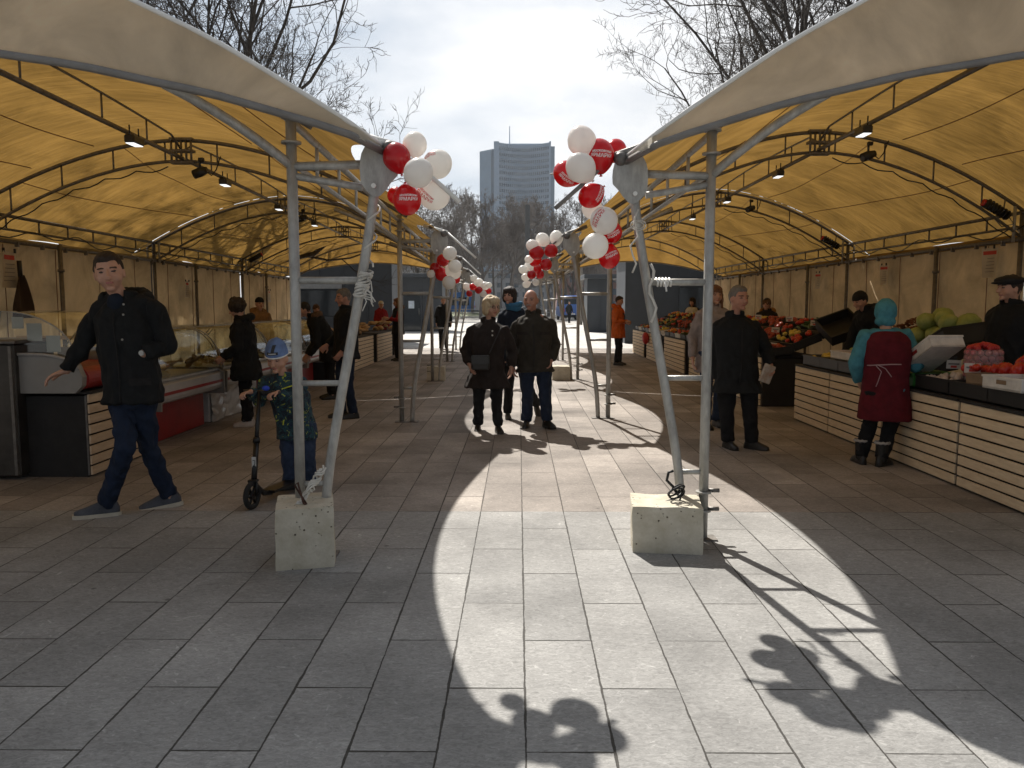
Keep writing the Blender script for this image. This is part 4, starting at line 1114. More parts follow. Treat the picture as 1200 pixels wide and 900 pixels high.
def put(kind, p, s=1.0, label=None, group=None):
    o = proto(kind); COUNT[kind] = COUNT.get(kind, 0) + 1
    r = (rp.uniform(-.5, .5), rp.uniform(-.5, .5), rp.uniform(0, 6.28))
    s = s * rp.uniform(.88, 1.12)
    if 'used' not in o:
        o['used'] = 1; o.location = p; o.rotation_euler = r; o.scale = (s, s, s); return o
    return dup(o, p, rot=r, scale=s)
def fill(kind, c, size, n, heap=.0, s=1.0, tilt=0.0, R=.034):
    """fill a rectangle (x, y) with a heap; tilt lifts the far (outer) x side"""
    for i in range(n):
        u, v = rp.uniform(-.5, .5), rp.uniform(-.5, .5)
        hh = heap * (1 - (2 * u) ** 2) * (1 - (2 * v) ** 2) * rp.uniform(.5, 1)
        put(kind, V((c[0] + u * size[0], c[1] + v * size[1], c[2] + R * .7 + hh + tilt * (u + .5))), s)
M_crate_b = mat('black_crate_plastic', (.012, .012, .012), rough=.6); M_crate_g = mat('grey_crate_plastic', (.075, .078, .085), rough=.6)
M_crate_w = mat('white_card_crate', (.62, .60, .56), rough=.8); M_crate_gr = mat('green_crate_plastic', (.04, .22, .04), rough=.5); M_crate_br = mat('brown_card_crate', (.22, .15, .09), rough=.9)
def crate_mb(w, d, h, t=.012, slots=True):
    """w across x, d along y"""
    mb = MB(); mb.box((0, 0, .008), (w, d, .014))
    for sy in (-1, 1): mb.box((0, sy * (d / 2 - t / 2), h / 2), (w, t, h - .004))
    for sx in (-1, 1): mb.box((sx * (w / 2 - t / 2), 0, h / 2), (t, d - 2 * t - .004, h - .004))
    # rim
    for sy in (-1, 1): mb.box((0, sy * (d / 2 - t * .2), h - .006), (w + .012, t * 1.8, .016))
    for sx in (-1, 1): mb.box((sx * (w / 2 - t * .2), 0, h - .007), (t * 1.8, d - .02, .015))
    return mb
def crate(label, c, size, m, rot=(0, 0, 0), group=None, handle=None):
    o = crate_mb(*size).build('produce_crate', m); o.location = c; o.rotation_euler = rot
    tag(o, label, 'crate', group)
    if handle:
        mb = MB(); mb.box((-(size[0] / 2 + .002), 0, size[2] * .6), (.006, .11, .032), bevel=.002); mb.build('handle_slot', handle, o)
    return o
CG1 = 'produce crates on the near right counters'
# run 1: crates along the front edge, y from the camera outwards
front = [(5.2, .6, M_crate_b, 'pepper', 14, 'black crate of peppers beyond the picture edge on the right'), (5.9, .6, M_crate_b, 'pepper', 22, 'black crate under the pepper heap at the right edge'),
         (6.5, .5, M_crate_b, 'tomato', 22, 'black crate of tomatoes at the front of the right counter'), (7.08, .5, M_crate_b, 'garlic', 26, 'black crate of garlic bulbs on the right counter'),
         (7.66, .46, M_crate_gr, 'cucumber', 8, 'green plastic crate beside the maroon apron'), (8.2, .55, M_crate_g, 'tomato', 10, 'grey crate in front of the apron wearer, right counter'),
         (8.85, .55, M_crate_g, 'tomato', 14, 'grey crate of tomatoes left of the turquoise sleeve'), (9.45, .5, M_crate_g, 'cucumber', 8, 'grey crate under the white box, right counter'),
         (10.0, .5, M_crate_g, 'lemon', 9, 'grey crate of yellow fruit at the counter end by the passage')]
for y, d, m, kd, n, lb in front:
    hh = .13
    crate(lb, (XR + .24, y, .735), (.42, d + .06, hh), m, group=CG1)
    fill(kd, (XR + .24, y, .735 + hh - .055), (.34, d - .06), n + 8, heap=.05, R=.03)
crate('white card crate standing on the grey crates at the right counter', (XR + .22, 9.1, .87), (.36, .62, .10), M_crate_w, group=CG1, handle=None)
fill('tomato', (XR + .22, 9.1, .90), (.28, .5), 16, R=.03)
crate('white card crate at the right picture edge beside the peppers', (XR + .14, 5.98, .865), (.32, .44, .10), M_crate_w, (0, 0, .06), CG1, handle=M_crate_br)
crate('clear box of olives beside the tomatoes on the right counter', (XR + .13, 6.40, .865), (.22, .22, .085), M_crate_br, (0, 0, .05), CG1)
o = crate('tilted white card crate with oval handle held by the apron wearer', (XR + .16, 7.34, 1.0), (.32, .52, .11), M_crate_w, (rad(-30), rad(0), rad(8)), CG1, handle=M_case_red)
fill('tomato', (XR + .55, 8.1, .9), (.3, .4), 16, heap=.03)
# second tier: raised and sloping
for y, kd, n, m, lb in ((5.5, 'pepper', 18, M_crate_b, 'raised black crate of red peppers at right edge'), (6.2, 'tomato', 14, M_crate_b, 'raised black crate behind the garlic heap'),
                        (8.5, 'straw', 0, M_crate_b, 'raised black crate behind the white box'), (9.2, 'rapple', 14, M_crate_b, 'raised black crate of red fruit near the stooping vendor'), (9.85, 'gapple', 12, M_crate_b, 'raised black crate of green fruit beside the passage')):
    crate(lb, (XR + .68, y, .80), (.42, .56, .14), m, (0, rad(-10), 0), CG1)
    if n: fill(kd, (XR + .68, y, .90), (.36, .48), n + 6, heap=.06)
# cabbages on the slanted crate
crate('large black crate tilted up under the cabbages', (XR + .95, 8.45, .98), (.5, .8, .2), M_crate_b, (rad(-20), rad(-8), 0), CG1)
for (dx, dy, dz) in ((-.1, .02, 0), (.08, .1, .03), (-.05, .24, .0), (.12, .3, .05), (-.15, .42, -.02), (.05, .44, .05), (-.02, .12, .17), (.06, .3, .19), (-.12, .3, .14), (.1, -.12, .12), (-.05, -.02, .13), (-.2, .52, -.08)):
    put('cabbage', V((XR + .95 + dx, 8.5 + dy * 1.0, 1.18 + dz)), 1.0)
fill('dried', (XR + 1.15, 9.5, 1.20), (.6, .55), 130, heap=.16, R=.02)
crate('black crate under the heap of dried fruit', (XR + 1.15, 9.5, 1.08), (.64, .6, .15), M_crate_b, (0, rad(-6), 0), CG1)
# mesh sack of radishes
t = thing('radish_sack', 'clear mesh sack packed with pink radishes on the right counter', 'sack', (XR + .42, 6.98, .87))
mb = MB(); rings = []
for z, r in ((0, .12), (.02, .145), (.1, .155), (.2, .15), (.235, .14), (.25, .15)):
    rings.append([V((r * math.cos(a) * (1 + .03 * math.sin(a * 5 + z * 30)), r * math.sin(a) * 1.05, z)) for a in [2 * PI * i / 28 for i in range(28)]])
mb.loft(rings, cap=False)
mg, ntt, outt = nodes_of('clear_sack_film'); tr_ = N(ntt, 'ShaderNodeBsdfTransparent'); tr_.inputs[0].default_value = (.9, .86, .86, 1); gl_ = N(ntt, 'ShaderNodeBsdfPrincipled'); gl_.inputs['Base Color'].default_value = (.5, .4, .4, 1); gl_.inputs['Roughness'].default_value = .25
mm_ = N(ntt, 'ShaderNodeMixShader'); mm_.inputs[0].default_value = .3; ntt.links.new(tr_.outputs[0], mm_.inputs[1]); ntt.links.new(gl_.outputs[0], mm_.inputs[2]); ntt.links.new(mm_.outputs[0], outt.inputs['Surface'])
mb.build('film', mg, t, fix=False)
mb = MB()
for j in range(5):
    for i in range(14):
        a = i * .449 + j * .22; mb.ball((.127 * math.cos(a), .127 * math.sin(a), .025 + j * .048), .026, nu=8, nv=6)
mb2 = mb.build('radishes', M_rad, t); mb2['kind'] = 'stuff'
mb = MB()
for i in range(26):
    a = rp.uniform(0, 6.28); r = .125 * math.sqrt(rp.random()); mb.ball((r * math.cos(a), r * math.sin(a), .25 + .04 * (1 - r / .125)), .027, nu=8, nv=6)
mb.build('strawberries', M_straw, t)
# run 2: long sloping fruit display beyond the passage
CG2 = 'fruit crates on the far right stalls'
kinds = ['rapple', 'tomato', 'orange', 'rapple', 'lemon', 'gapple', 'tomato', 'rapple', 'orange', 'cucumber']
y = 11.95; i = 0
while y < 24.6:
    near_ = y < 18
    crate('fruit crate in the lowest tier of the far right stalls', (XR + .18, y, .76), (.42, .54, .12), [M_crate_b, M_crate_w, M_crate_g][i % 3], (0, rad(-8), 0), CG2)
    fill(kinds[i % 10], (XR + .18, y, .83), (.34, .46), 14 if near_ else 9, heap=.06)
    crate('fruit crate in the middle tier of the far right stalls', (XR + .60, y, .90), (.42, .54, .12), M_crate_b, (0, rad(-22), 0), CG2)
    fill(kinds[(i * 3 + 1) % 10], (XR + .60, y, .93), (.38, .48), 14 if near_ else 8, heap=.04, tilt=.14)
    crate('fruit crate in the top tier of the far right stalls', (XR + 1.0, y, 1.08), (.42, .54, .12), M_crate_b, (0, rad(-22), 0), CG2)
    fill(kinds[(i * 7 + 2) % 10], (XR + 1.0, y, 1.10), (.38, .48), 14 if near_ else 8, heap=.05, tilt=.14)
    y += .62; i += 1
# hanging lid crate seen dark between
o = crate('black crate tipped on edge beside the pale green fruit', (XR + 1.0, 11.55, 1.12), (.5, .5, .16), M_crate_b, (rad(30), rad(-20), 0), CG2)
# dark strip bars (price rails) leaning
# bread on the left counters
for y0_ in (15.8, 16.9, 18.3, 19.6, 21.4, 22.6, 24.2):
    for q in range(9): put('bread', V((XL - .3 + rp.uniform(-.2, .15), y0_ + rp.uniform(-.45, .45), .80 + rp.uniform(0, .2))))
for a, b, lb, m in cs:
    for q in range(9): put('fish', V((XL - .45 + rp.uniform(-.25, .28), rp.uniform(a + .25, b - .25), .75 + rp.uniform(0, .1))))
    for q in range(8): put('cheese', V((XL - .45 + rp.uniform(-.28, .32), rp.uniform(a + .2, b - .2), .745 + rp.uniform(0, .05))))
# goods on top of the first case: dark parcels
for (x_, y_, z_, r_, lb) in ((-.62, 9.0, .90, (.13, .16, .09), 'dark wrapped ham at the back of the smoked fish case'), (-.7, 9.4, .88, (.14, .2, .07), 'grey-skinned whole fish pile behind the front glass, left'), (-.6, 8.6, .86, (.12, .12, .08), 'dark round loaf nearest in the smoked fish case')):
    o = MB().ball((0, 0, 0), r_, nu=16, nv=10, fn=lambda q: q * (1 + .12 * noise.noise(q * 12))).build('wrapped_ham', M_meat); o.location = (XL + x_, y_, z_); tag(o, lb, 'food')
for k, (px, py, Y) in enumerate(()): pass
# red plastic bag on the end of the right counters and price board
t = MB().ball((0, 0, 0), (.10, .14, .19), nu=14, nv=10, fn=lambda q: q * (1 + .15 * noise.noise(q * 9)) * (1 - .3 * max(0, q.z / .19))).build('carrier_bag', M_redp); t.location = (XR - .16, 21.9, .62); tag(t, 'red carrier bag hanging on the far right counter', 'bag')

# price cards stuck in the crates
PCG = 'price cards standing in the fruit crates'
pc0 = None
for i, (x, y, z) in enumerate([(XR + .2, 6.75, .97), (XR + .34, 7.3, .96), (XR + .2, 8.5, .97), (XR + .9, 12.3, 1.22), (XR + .5, 12.9, 1.1), (XR + .95, 13.6, 1.26), (XR + .35, 14.2, 1.02), (XR + .9, 15.2, 1.27), (XR + .4, 16.2, 1.04), (XR + .95, 17.3, 1.28), (XR + .4, 18.6, 1.04), (XR + .9, 20.1, 1.27)]):
    if pc0 is None:
        pc0 = MB().box((0, 0, 0), (.12, .004, .08)).build('price_card', mat('white_card', (.6, .58, .54))); MB().box((0, -.004, .005), (.09, .002, .014)).build('printed_line', M_ink, pc0); MB().box((0, -.004, -.02), (.05, .002, .02)).build('printed_line', M_rink, pc0)
        tag(pc0, 'small white price card standing in a fruit crate', 'price card', PCG); pc0.location = (x, y, z); pc0.rotation_euler = (.1, 0, -.5)
    else: dup(pc0, (x, y, z), rot=(.1, rp.uniform(-.1, .1), -.5 + rp.uniform(-.3, .3)))

fill('pepper', (XR + .42, 6.25, .93), (.34, .6), 24, heap=.14, R=.05)
fill('tomato', (XR + .22, 6.72, .93), (.22, .26), 14, heap=.04)
from mathutils.bvhtree import BVHTree
# ------------------------------------------------------------------ balloons
def balloon_mat(name, c, t):
    m, nt, out = nodes_of(name); L = nt.links.new
    b = N(nt, 'ShaderNodeBsdfPrincipled'); b.inputs['Base Color'].default_value = c4(c); b.inputs['Roughness'].default_value = .22
    lw = N(nt, 'ShaderNodeTexNoise'); lw.inputs['Scale'].default_value = 3
    b.inputs['Coat Weight'].default_value = .4; b.inputs['Coat Roughness'].default_value = .08
    tr = N(nt, 'ShaderNodeBsdfTranslucent'); tr.inputs['Color'].default_value = c4(t)
    mx = N(nt, 'ShaderNodeMixShader'); mx.inputs[0].default_value = .38
    L(b.outputs[0], mx.inputs[1]); L(tr.outputs[0], mx.inputs[2]); L(mx.outputs[0], out.inputs['Surface']); return m
M_bw = balloon_mat('white_latex', (.84, .83, .81), (.95, .92, .87)); M_br = balloon_mat('red_latex', (.55, .008, .015), (.75, .02, .02))
M_tw_ = mat('white_print', (.85, .82, .8), bump=0); M_tr_ = mat('red_balloon_print', (.6, .03, .05), bump=0)
def balloon_mesh(nm, m):
    mb = MB()
    def f(q):
        z = q.z
        k = 1 - .20 * max(0, -z) ** 1.6 - .02 * max(0, z)
        return V((q.x * k, q.y * k, z * 1.12 - (.10 * max(0, -z) ** 6)))
    mb.ball((0, 0, 0), 1.0, nu=32, nv=22, fn=f)
    me = mb.mesh(nm, m); fix_normals(me); return me
me_w, me_r = balloon_mesh('balloon', M_bw), balloon_mesh('balloon', M_br)
def knot_mesh(m):
    mb = MB(); mb.tube([(0, 0, -1.18), (0, 0, -1.25), (0, 0, -1.33)], [.10, .04, .12], n=8); me = mb.mesh('knot', m); return me
kn_w, kn_r = knot_mesh(M_bw), knot_mesh(M_br)
def text_mesh(lines):
    vs = []; fs = []
    for body, size, y in lines:
        cu = bpy.data.curves.new('t', 'FONT'); cu.body = body; cu.size = size; cu.align_x = 'CENTER'; cu.resolution_u = 3; cu.shear = .25 if size < .3 else 0.0; cu.offset = .006
        o = bpy.data.objects.new('t', cu); col.objects.link(o)
        dg = bpy.context.evaluated_depsgraph_get(); me = bpy.data.meshes.new_from_object(o.evaluated_get(dg))
        k = len(vs); vs += [V((v.co.x, v.co.y + y, 0)) for v in me.vertices]; fs += [[i + k for i in p.vertices] for p in me.polygons]
        bpy.data.objects.remove(o); bpy.data.meshes.remove(me)
    return vs, fs
TXT = text_mesh([('Московские', .27, .10), ('ЯРМАРКИ', .36, -.24)])
def balloon(p, r, colr, tie, label, group, text=None, squash=1.0):
    """text = (dx, dy) direction on the balloon where the print sits, in units of r, seen from the camera side"""
    up = (V(p) - V(tie)); up = up.normalized() if up.length > 1e-4 else V((0, 0, 1))
    up = (up + V((0, 0, .25))).normalized()
    q = up.to_track_quat('Z', 'Y')
    o = link('balloon', me_w if colr == 'w' else me_r); o.location = p; o.rotation_mode = 'QUATERNION'; o.rotation_quaternion = q; o.scale = (r, r, r)
    tag(o, label, 'balloon', group)
    link('knot', kn_w if colr == 'w' else kn_r, o)
    if text:
        qi = q.to_matrix().inverted()
        dx, dy = text[0], text[1]
        f = V((dx, -math.sqrt(max(.05, 1 - dx * dx - dy * dy)), dy)).normalized()
        rt = V((1, 0, 0)) - f * f.x; rt.normalize(); ut = rt.cross(f) * -1
        if ut.z < 0: ut = -ut
        rot = text[2] if len(text) > 2 else 0
        rt2 = rt * math.cos(rot) + ut * math.sin(rot); ut2 = ut * math.cos(rot) - rt * math.sin(rot)
        vs = []
        bv = BVHTree.FromPolygons([v.co for v in o.data.vertices], [list(pp.vertices) for pp in o.data.polygons])
        for v in TXT[0]:
            d = (f + rt2 * v.x * .95 + ut2 * v.y * .95)
            dl = (qi @ d).normalized()
            h = bv.ray_cast(dl * 4, -dl)[0]
            vs.append((h if h else dl) * 1.012)
        mb = MB(); mb.add(vs, TXT[1]); mb.build('printed_text', M_tw_ if colr == 'r' else M_tr_, o, fix=False)
    return o
def cname(c): return 'white' if c == 'w' else 'red'
YR, YL = 5.04, 4.68
g = 'balloons at the front right tent leg'
RT = P(706, 215, YR - .05)
for (x, y, r, c, dy, tx_, lb) in [
    (682, 166, 16.5, 'w', -.03, None, 'white balloon topmost of the cluster at the front right tent corner'),
    (702, 183, 18, 'r', .0, (.1, .0, -.05), 'large red balloon with white lettering at the front right tent corner'),
    (721, 177, 13, 'r', .14, None, 'red balloon half hidden beside the right roof corner'),
    (681, 197, 17, 'w', -.15, None, 'plain white balloon foremost in the front right cluster'),
    (665, 204, 15, 'r', -.02, (-.1, -.5, -.6), 'red balloon at the left side of the front right cluster'),
    (693, 229, 14, 'r', -.02, (.7, .0, 1.2), 'red balloon hanging below the plain white one, front right cluster'),
    (708, 259, 16, 'w', -.10, (-.55, .15, 1.0), 'white balloon with faint red lettering lower on the right leg'),
    (698, 288, 15, 'w', -.12, None, 'white drop-shaped balloon low on the right leg'),
    (717, 272, 12, 'r', .02, (.1, -.3, .5), 'red balloon peeking behind the lower white balloons'),
    (714, 301, 12.5, 'r', .0, (.15, .2, .5), 'red balloon lowest of the cluster on the right leg'),
    (694, 244, 12, 'w', .12, None, 'white balloon hidden behind the red one at mid height')]:
    tie = RT if y < 245 else P(718, 262, YR)
    balloon(P(x, y, YR + dy), r * (YR + dy) / F_PX, c, tie, lb, g, tx_)
g = 'balloons at the front left tent leg'
LT = P(475, 212, YL - .05)
for (x, y, r, c, dy, tx_, lb) in [
    (465, 185, 16, 'r', -.02, None, 'plain red balloon upper left of the front left cluster'),
    (486, 170, 14, 'w', .06, None, 'white balloon topmost of the front left cluster'),
    (512, 193, 16.5, 'w', .02, (-.65, .5, .0), 'white balloon at the right of the front left cluster'),
    (490, 203, 17, 'w', -.16, None, 'greyish white balloon foremost in the front left cluster'),
    (477, 234, 16.5, 'r', -.08, (.25, .05, .05), 'red balloon with white lettering lowest in the front left cluster'),
    (508, 229, 17, 'w', .03, (-.5, -.1, -.7), 'white balloon with red lettering behind the white rod, front left'),
    (464, 229, 10, 'r', .12, None, 'small red balloon hidden behind the steel corner plate, left')]:
    balloon(P(x, y, YL + dy), r * (YL + dy) / F_PX, c, LT, lb, g, tx_)
def cluster(Y, tie, lst, lb, g):
    T = P(tie[0], tie[1], Y)
    for i, (x, y, r, c) in enumerate(lst):
        balloon(P(x, y, Y + (i % 3 - 1) * .12 - .1), r * Y / F_PX, c, T, '%s balloon %s' % (cname(c), lb), g)
cluster(10.18, (515, 300), [(527, 297, 8, 'w'), (519, 305, 7.2, 'r'), (510, 314, 6.4, 'r'), (533, 312, 7.5, 'w'), (531, 318, 9, 'w'), (517, 321, 7.3, 'r'), (526, 331, 7.6, 'w'), (505, 321, 4.5, 'w'), (534, 327, 5, 'r')],
        'in the cluster at the second left tent leg', 'balloons at the second left tent leg')
cluster(10.54, (652, 290), [(624, 288, 7, 'w'), (636, 281, 7.8, 'w'), (652, 279, 8, 'w'), (629, 296, 8.2, 'r'), (646, 294, 7.8, 'r'), (627, 306, 6.4, 'r'), (640, 310, 6.8, 'r'), (620, 304, 4.8, 'w')],
        'in the cluster at the second right tent leg', 'balloons at the second right tent leg')
cluster(16.0, (634, 320), [(613, 316, 5, 'w'), (620, 312, 5.2, 'w'), (629, 315, 5.8, 'r'), (623, 322, 5, 'r'), (616, 325, 4.6, 'w'), (633, 322, 4.6, 'r'), (628, 331, 4, 'w'), (617, 333, 4.4, 'w')],
        'in the cluster at the third right tent leg', 'balloons at the third right tent leg')
cluster(15.7, (543, 330), [(555, 326, 4, 'w'), (561, 331, 5, 'w'), (554, 336, 4.2, 'r'), (561, 340, 4.4, 'r'), (568, 335, 5, 'w'), (572, 341, 3.6, 'r'), (573, 334, 3.4, 'w'), (550, 344, 3.6, 'r'), (547, 336, 4.4, 'w'), (566, 344, 4, 'w')],
        'in the cluster at the third left tent leg', 'balloons at the third left tent leg')

def ribbon(name, pts, w, m, label, thick=.003):
    mb = MB(); n = len(pts)
    mb.grid(1, n - 1, lambda u, v: pts[min(n - 1, round(v * (n - 1)))] + V(((u - .5) * w, 0, 0)))
    return tag(mb.build(name, m, fix=False), label, 'strap')
mb = MB(); rs_ = random.Random(3)
base = P(424, 325, YL)
for i in range(13):
    t = i / 12; c = LP('L', -.375 - .04 * t, 0, 1.56 + .13 * t)
    ring = [c + V((.036 * math.cos(a), .036 * math.sin(a), .012 * math.sin(a + i))) for a in [2 * PI * j / 12 for j in range(13)]]
    mb.tube(ring, .007, n=5)
for i in range(14):
    c = LP('L', -.375 - rs_.uniform(0, .03), -.035, 1.54 + rs_.uniform(0, .13)); e = c + V((rs_.uniform(-.02, .09), -.02, rs_.uniform(-.12, .02)))
    mb.tube([c, (c + e) / 2 + V((.02, 0, .01)), e], .004, n=4)
tp = []
for i in range(20):
    t = i / 19; c = LP('L', -.42 - .05 * t, 0, 1.72 + .36 * t); tp.append(c + V((.034 * math.cos(t * 14), .034 * math.sin(t * 14), 0)))
mb.tube(tp, .006, n=5)
tag(mb.build('white_strap', M_rope), 'frayed white tape wound around the front left slanted tent leg', 'strap')
mb = MB()
tp = [LP('R', -.47 + .012 * math.sin(i), -.05, 2.08 - .055 * i) + V((.02 * math.cos(i * 2.2), 0, 0)) for i in range(8)]; mb.tube(tp, .006, n=5)
for s_ in (1, .7):
    tp = [P(748 + 9 * s_ * math.cos(a), 264 + 6 * math.sin(a) * s_, YR - .04) for a in [2 * PI * j / 12 for j in range(13)]]; mb.tube(tp, .004, n=4)
tp = [LP('R', -.37 + .02 * i / 6, -.045, 1.75 - .045 * i) + V((.02 * math.sin(i * 1.3), 0, 0)) for i in range(9)]; mb.tube(tp, .009, n=5)
tag(mb.build('white_strap', M_rope), 'white ribbon and bow tied around the front right slanted tent leg', 'strap')
mb = MB(); c = LP('R', -.33, -.03, 1.64)
for i in range(5): mb.tube([c + V((.02 * i, .01, .024)), c + V((.02 * i + .008, -.025, 0)), c + V((.02 * i + .01, .01, -.026))], .007, n=5)
mb.tube([c + V((.05, -.03, 0)), c + V((.06, -.03, -.06))], .006, n=5)
tag(mb.build('white_tape', M_white), 'white plastic tape wrapped on the upper rung of the right front leg', 'tape')

# ------------------------------------------------------------------ people
M_skin = mat('skin', (.48, .27, .19), rough=.55, var=.06, scale=6, bump=.08, bscale=120, sss=.12)
M_skin2 = mat('ruddy_skin', (.42, .21, .145), rough=.55, var=.08, scale=6, bump=.08, bscale=120, sss=.1)
M_lip = mat('lips', (.36, .13, .11), rough=.5, bump=0); M_eye = mat('dark_eye', (.03, .02, .018), rough=.3, bump=0); M_brow = mat('eyebrow_hair', (.05, .03, .02), rough=.9, bump=0)
def Rz(a): return Matrix.Rotation(a, 3, 'Z')
def headR(yaw, pitch=0.0, roll=0.0):
    """columns: u = image right of the face, v = front, w = up (facing the camera at yaw 0)"""
    return Rz(yaw) @ Matrix.Rotation(pitch, 3, 'X') @ Matrix.Rotation(roll, 3, 'Y') @ Matrix(((1, 0, 0), (0, -1, 0), (0, 0, 1)))
def head(mb, c, R, s, female=False, nose=1.0):
    def f(q):
        z = q.z / .116
        if z < 0:
            k = 1 - (.30 if not female else .36) * (-z) ** 1.5; q = V((q.x * k, q.y * (1 - .10 * (-z)), q.z))
        if q.y > 0: q.y *= .93
        else: q.y *= 1.0
        # eye sockets
        for sx in (-1, 1):
            d = ((q.x - sx * .033) / .021) ** 2 + ((q.z - .010) / .014) ** 2
            if q.y > .03: q.y -= .011 * math.exp(-d)
        return q
    def T(p): return c + R @ (V(p) * s)
    def bl(p, r, fn=None, nu=20, nv=14): mb.ball(T(p), tuple(x * s for x in r), R=R, nu=nu, nv=nv, fn=(lambda q: fn(q / s) * s) if fn else None)
    bl((0, 0, 0), (.077, .100, .116), f, 32, 24)
    bl((0, .070, -.088), (.026, .020, .018))            # chin
    for sx in (-1, 1):
        bl((sx * .038, .040, -.028), (.030, .036, .034))  # cheek
        bl((sx * .033, .0785, .010), (.014, .008, .008))    # eyeball
        bl((sx * .033, .083, .0285), (.021, .007, .006))   # brow
        bl((sx * .078, -.010, -.008), (.009, .018, .030))  # ear
    mb.tube([T((0, .086, .020)), T((0, .101, -.004)), T((0, .108 + .004 * nose, -.026))], [.008 * s, .0115 * s, .016 * s], n=8)
    bl((0, .106, -.028), (.0195, .014, .011))
    bl((0, .086, -.050), (.023, .010, .0045)); bl((0, .085, -.0595), (.020, .010, .0055))
def paint_face(me, c, R, s, browm=True):
    Ri = R.inverted()
    for p in me.polygons:
        q = (Ri @ (p.center - c)) / s
        if q.y < .05 or abs(q.x) > .06 or abs(q.z) > .09: continue
        if -.0615 < q.z < -.0495 and abs(q.x) < .022 - abs(q.z + .0555) * .8: p.material_index = 1
        elif ((abs(q.x) - .033) / .0135) ** 2 + ((q.z - .009) / .0052) ** 2 < 1: p.material_index = 2
        elif browm and abs(abs(q.x) - .034) < .019 and abs(q.z - .031 + abs(abs(q.x) - .03) * .12) < .0042: p.material_index = 3
def hand(mb, w, d, pn, s, side=1, curl=.5, spread=1.0):
    """w wrist, d direction of the hand, pn the way the palm faces, side = +1 thumb towards d x pn"""
    d = V(d).normalized(); pn = V(pn); pn = (pn - d * pn.dot(d)).normalized(); lat = d.cross(pn) * side
    L = .088 * s
    rings = []
    for t, a, b in ((-.02, .027, .021), (.15, .031, .019), (.55, .040, .016), (1.0, .041, .012)):
        cc = w + d * L * t; rings.append([cc + lat * a * s * math.cos(q) + pn * b * s * math.sin(q) for q in [2 * PI * i / 12 for i in range(12)]])
    mb.loft(rings)
    for i, ln in enumerate((.072, .080, .075, .060)):
        off = (.031 - .0207 * i) * s
        p0 = w + d * L * .93 + lat * off; dd = (d + lat * (.10 - .067 * i) * spread).normalized()
        pts = [p0]; ang = 0
        for j, fr in enumerate((.45, .32, .23)):
            ang += curl * (.7 if j == 0 else .9); q = dd * math.cos(ang) + pn * math.sin(ang); pts.append(pts[-1] + q * ln * fr * s)
        mb.blob(pts, [.0092 * s, .0088 * s, .0080 * s, .0070 * s], n=8)
    p0 = w + d * L * .22 + lat * .027 * s
    pts = [p0, p0 + (d * .6 + lat * .75 + pn * .15).normalized() * .036 * s, p0 + (d * .6 + lat * .75 + pn * .15).normalized() * .036 * s + (d * .9 + lat * .25 + pn * curl * .6).normalized() * .052 * s]
    mb.blob(pts, [.015 * s, .0115 * s, .0092 * s], n=8)

def stand(loc, h=1.75, yaw=0.0, lean=0.0, stride=0.0, armR=None, armL=None, headyaw=0.0, headpitch=0.0, bend=0.0):
    """joints of a standing figure; local front is -y; arm tuples = (elbow xyz, wrist xyz)"""
    s = h / 1.75; J = {}
    loc = V(loc)
    def T(x, y, z):
        # forward bend above the hips
        if z > .95 and bend:
            q = V((0, y, z - .95)); a = bend; q = V((0, q.y * math.cos(a) - q.z * math.sin(a), q.y * math.sin(a) + q.z * math.cos(a))); y = q.y; z = q.z + .95
        return loc + Rz(yaw) @ (V((x, y + lean * max(0, z - .9) * -1, z)) * s)
    J['hipR'], J['hipL'] = T(-.095, 0, .92), T(.095, 0, .92)
    J['knR'], J['knL'] = T(-.10, -.03 - stride * .55, .50), T(.10, -.02 + stride * .35, .50)
    J['anR'], J['anL'] = T(-.10, -stride * .9, .09), T(.10, stride, .09 + abs(stride) * .06)
    J['shR'], J['shL'] = T(-.168, 0, 1.40), T(.168, 0, 1.40)
    J['neck'] = T(0, .015, 1.49); J['head'] = T(0, -.02, 1.635)
    aR = armR or ((-.235, .04 + stride * .4, 1.15), (-.235, -.06 + stride * .5, .90)); aL = armL or ((.235, .04 - stride * .4, 1.15), (.235, -.06 - stride * .5, .90))
    J['elR'], J['wrR'] = T(*aR[0]), T(*aR[1]); J['elL'], J['wrL'] = T(*aL[0]), T(*aL[1])
    J['yaw'] = yaw; J['hyaw'] = yaw + headyaw; J['hpitch'] = headpitch; J['s'] = s; J['root'] = loc
    return J
HAIR = {}
def hairm(name, c): return mat(name, c, rough=.75, var=.35, scale=30, bump=.8, bscale=70, stretch=(1, 1, .4))
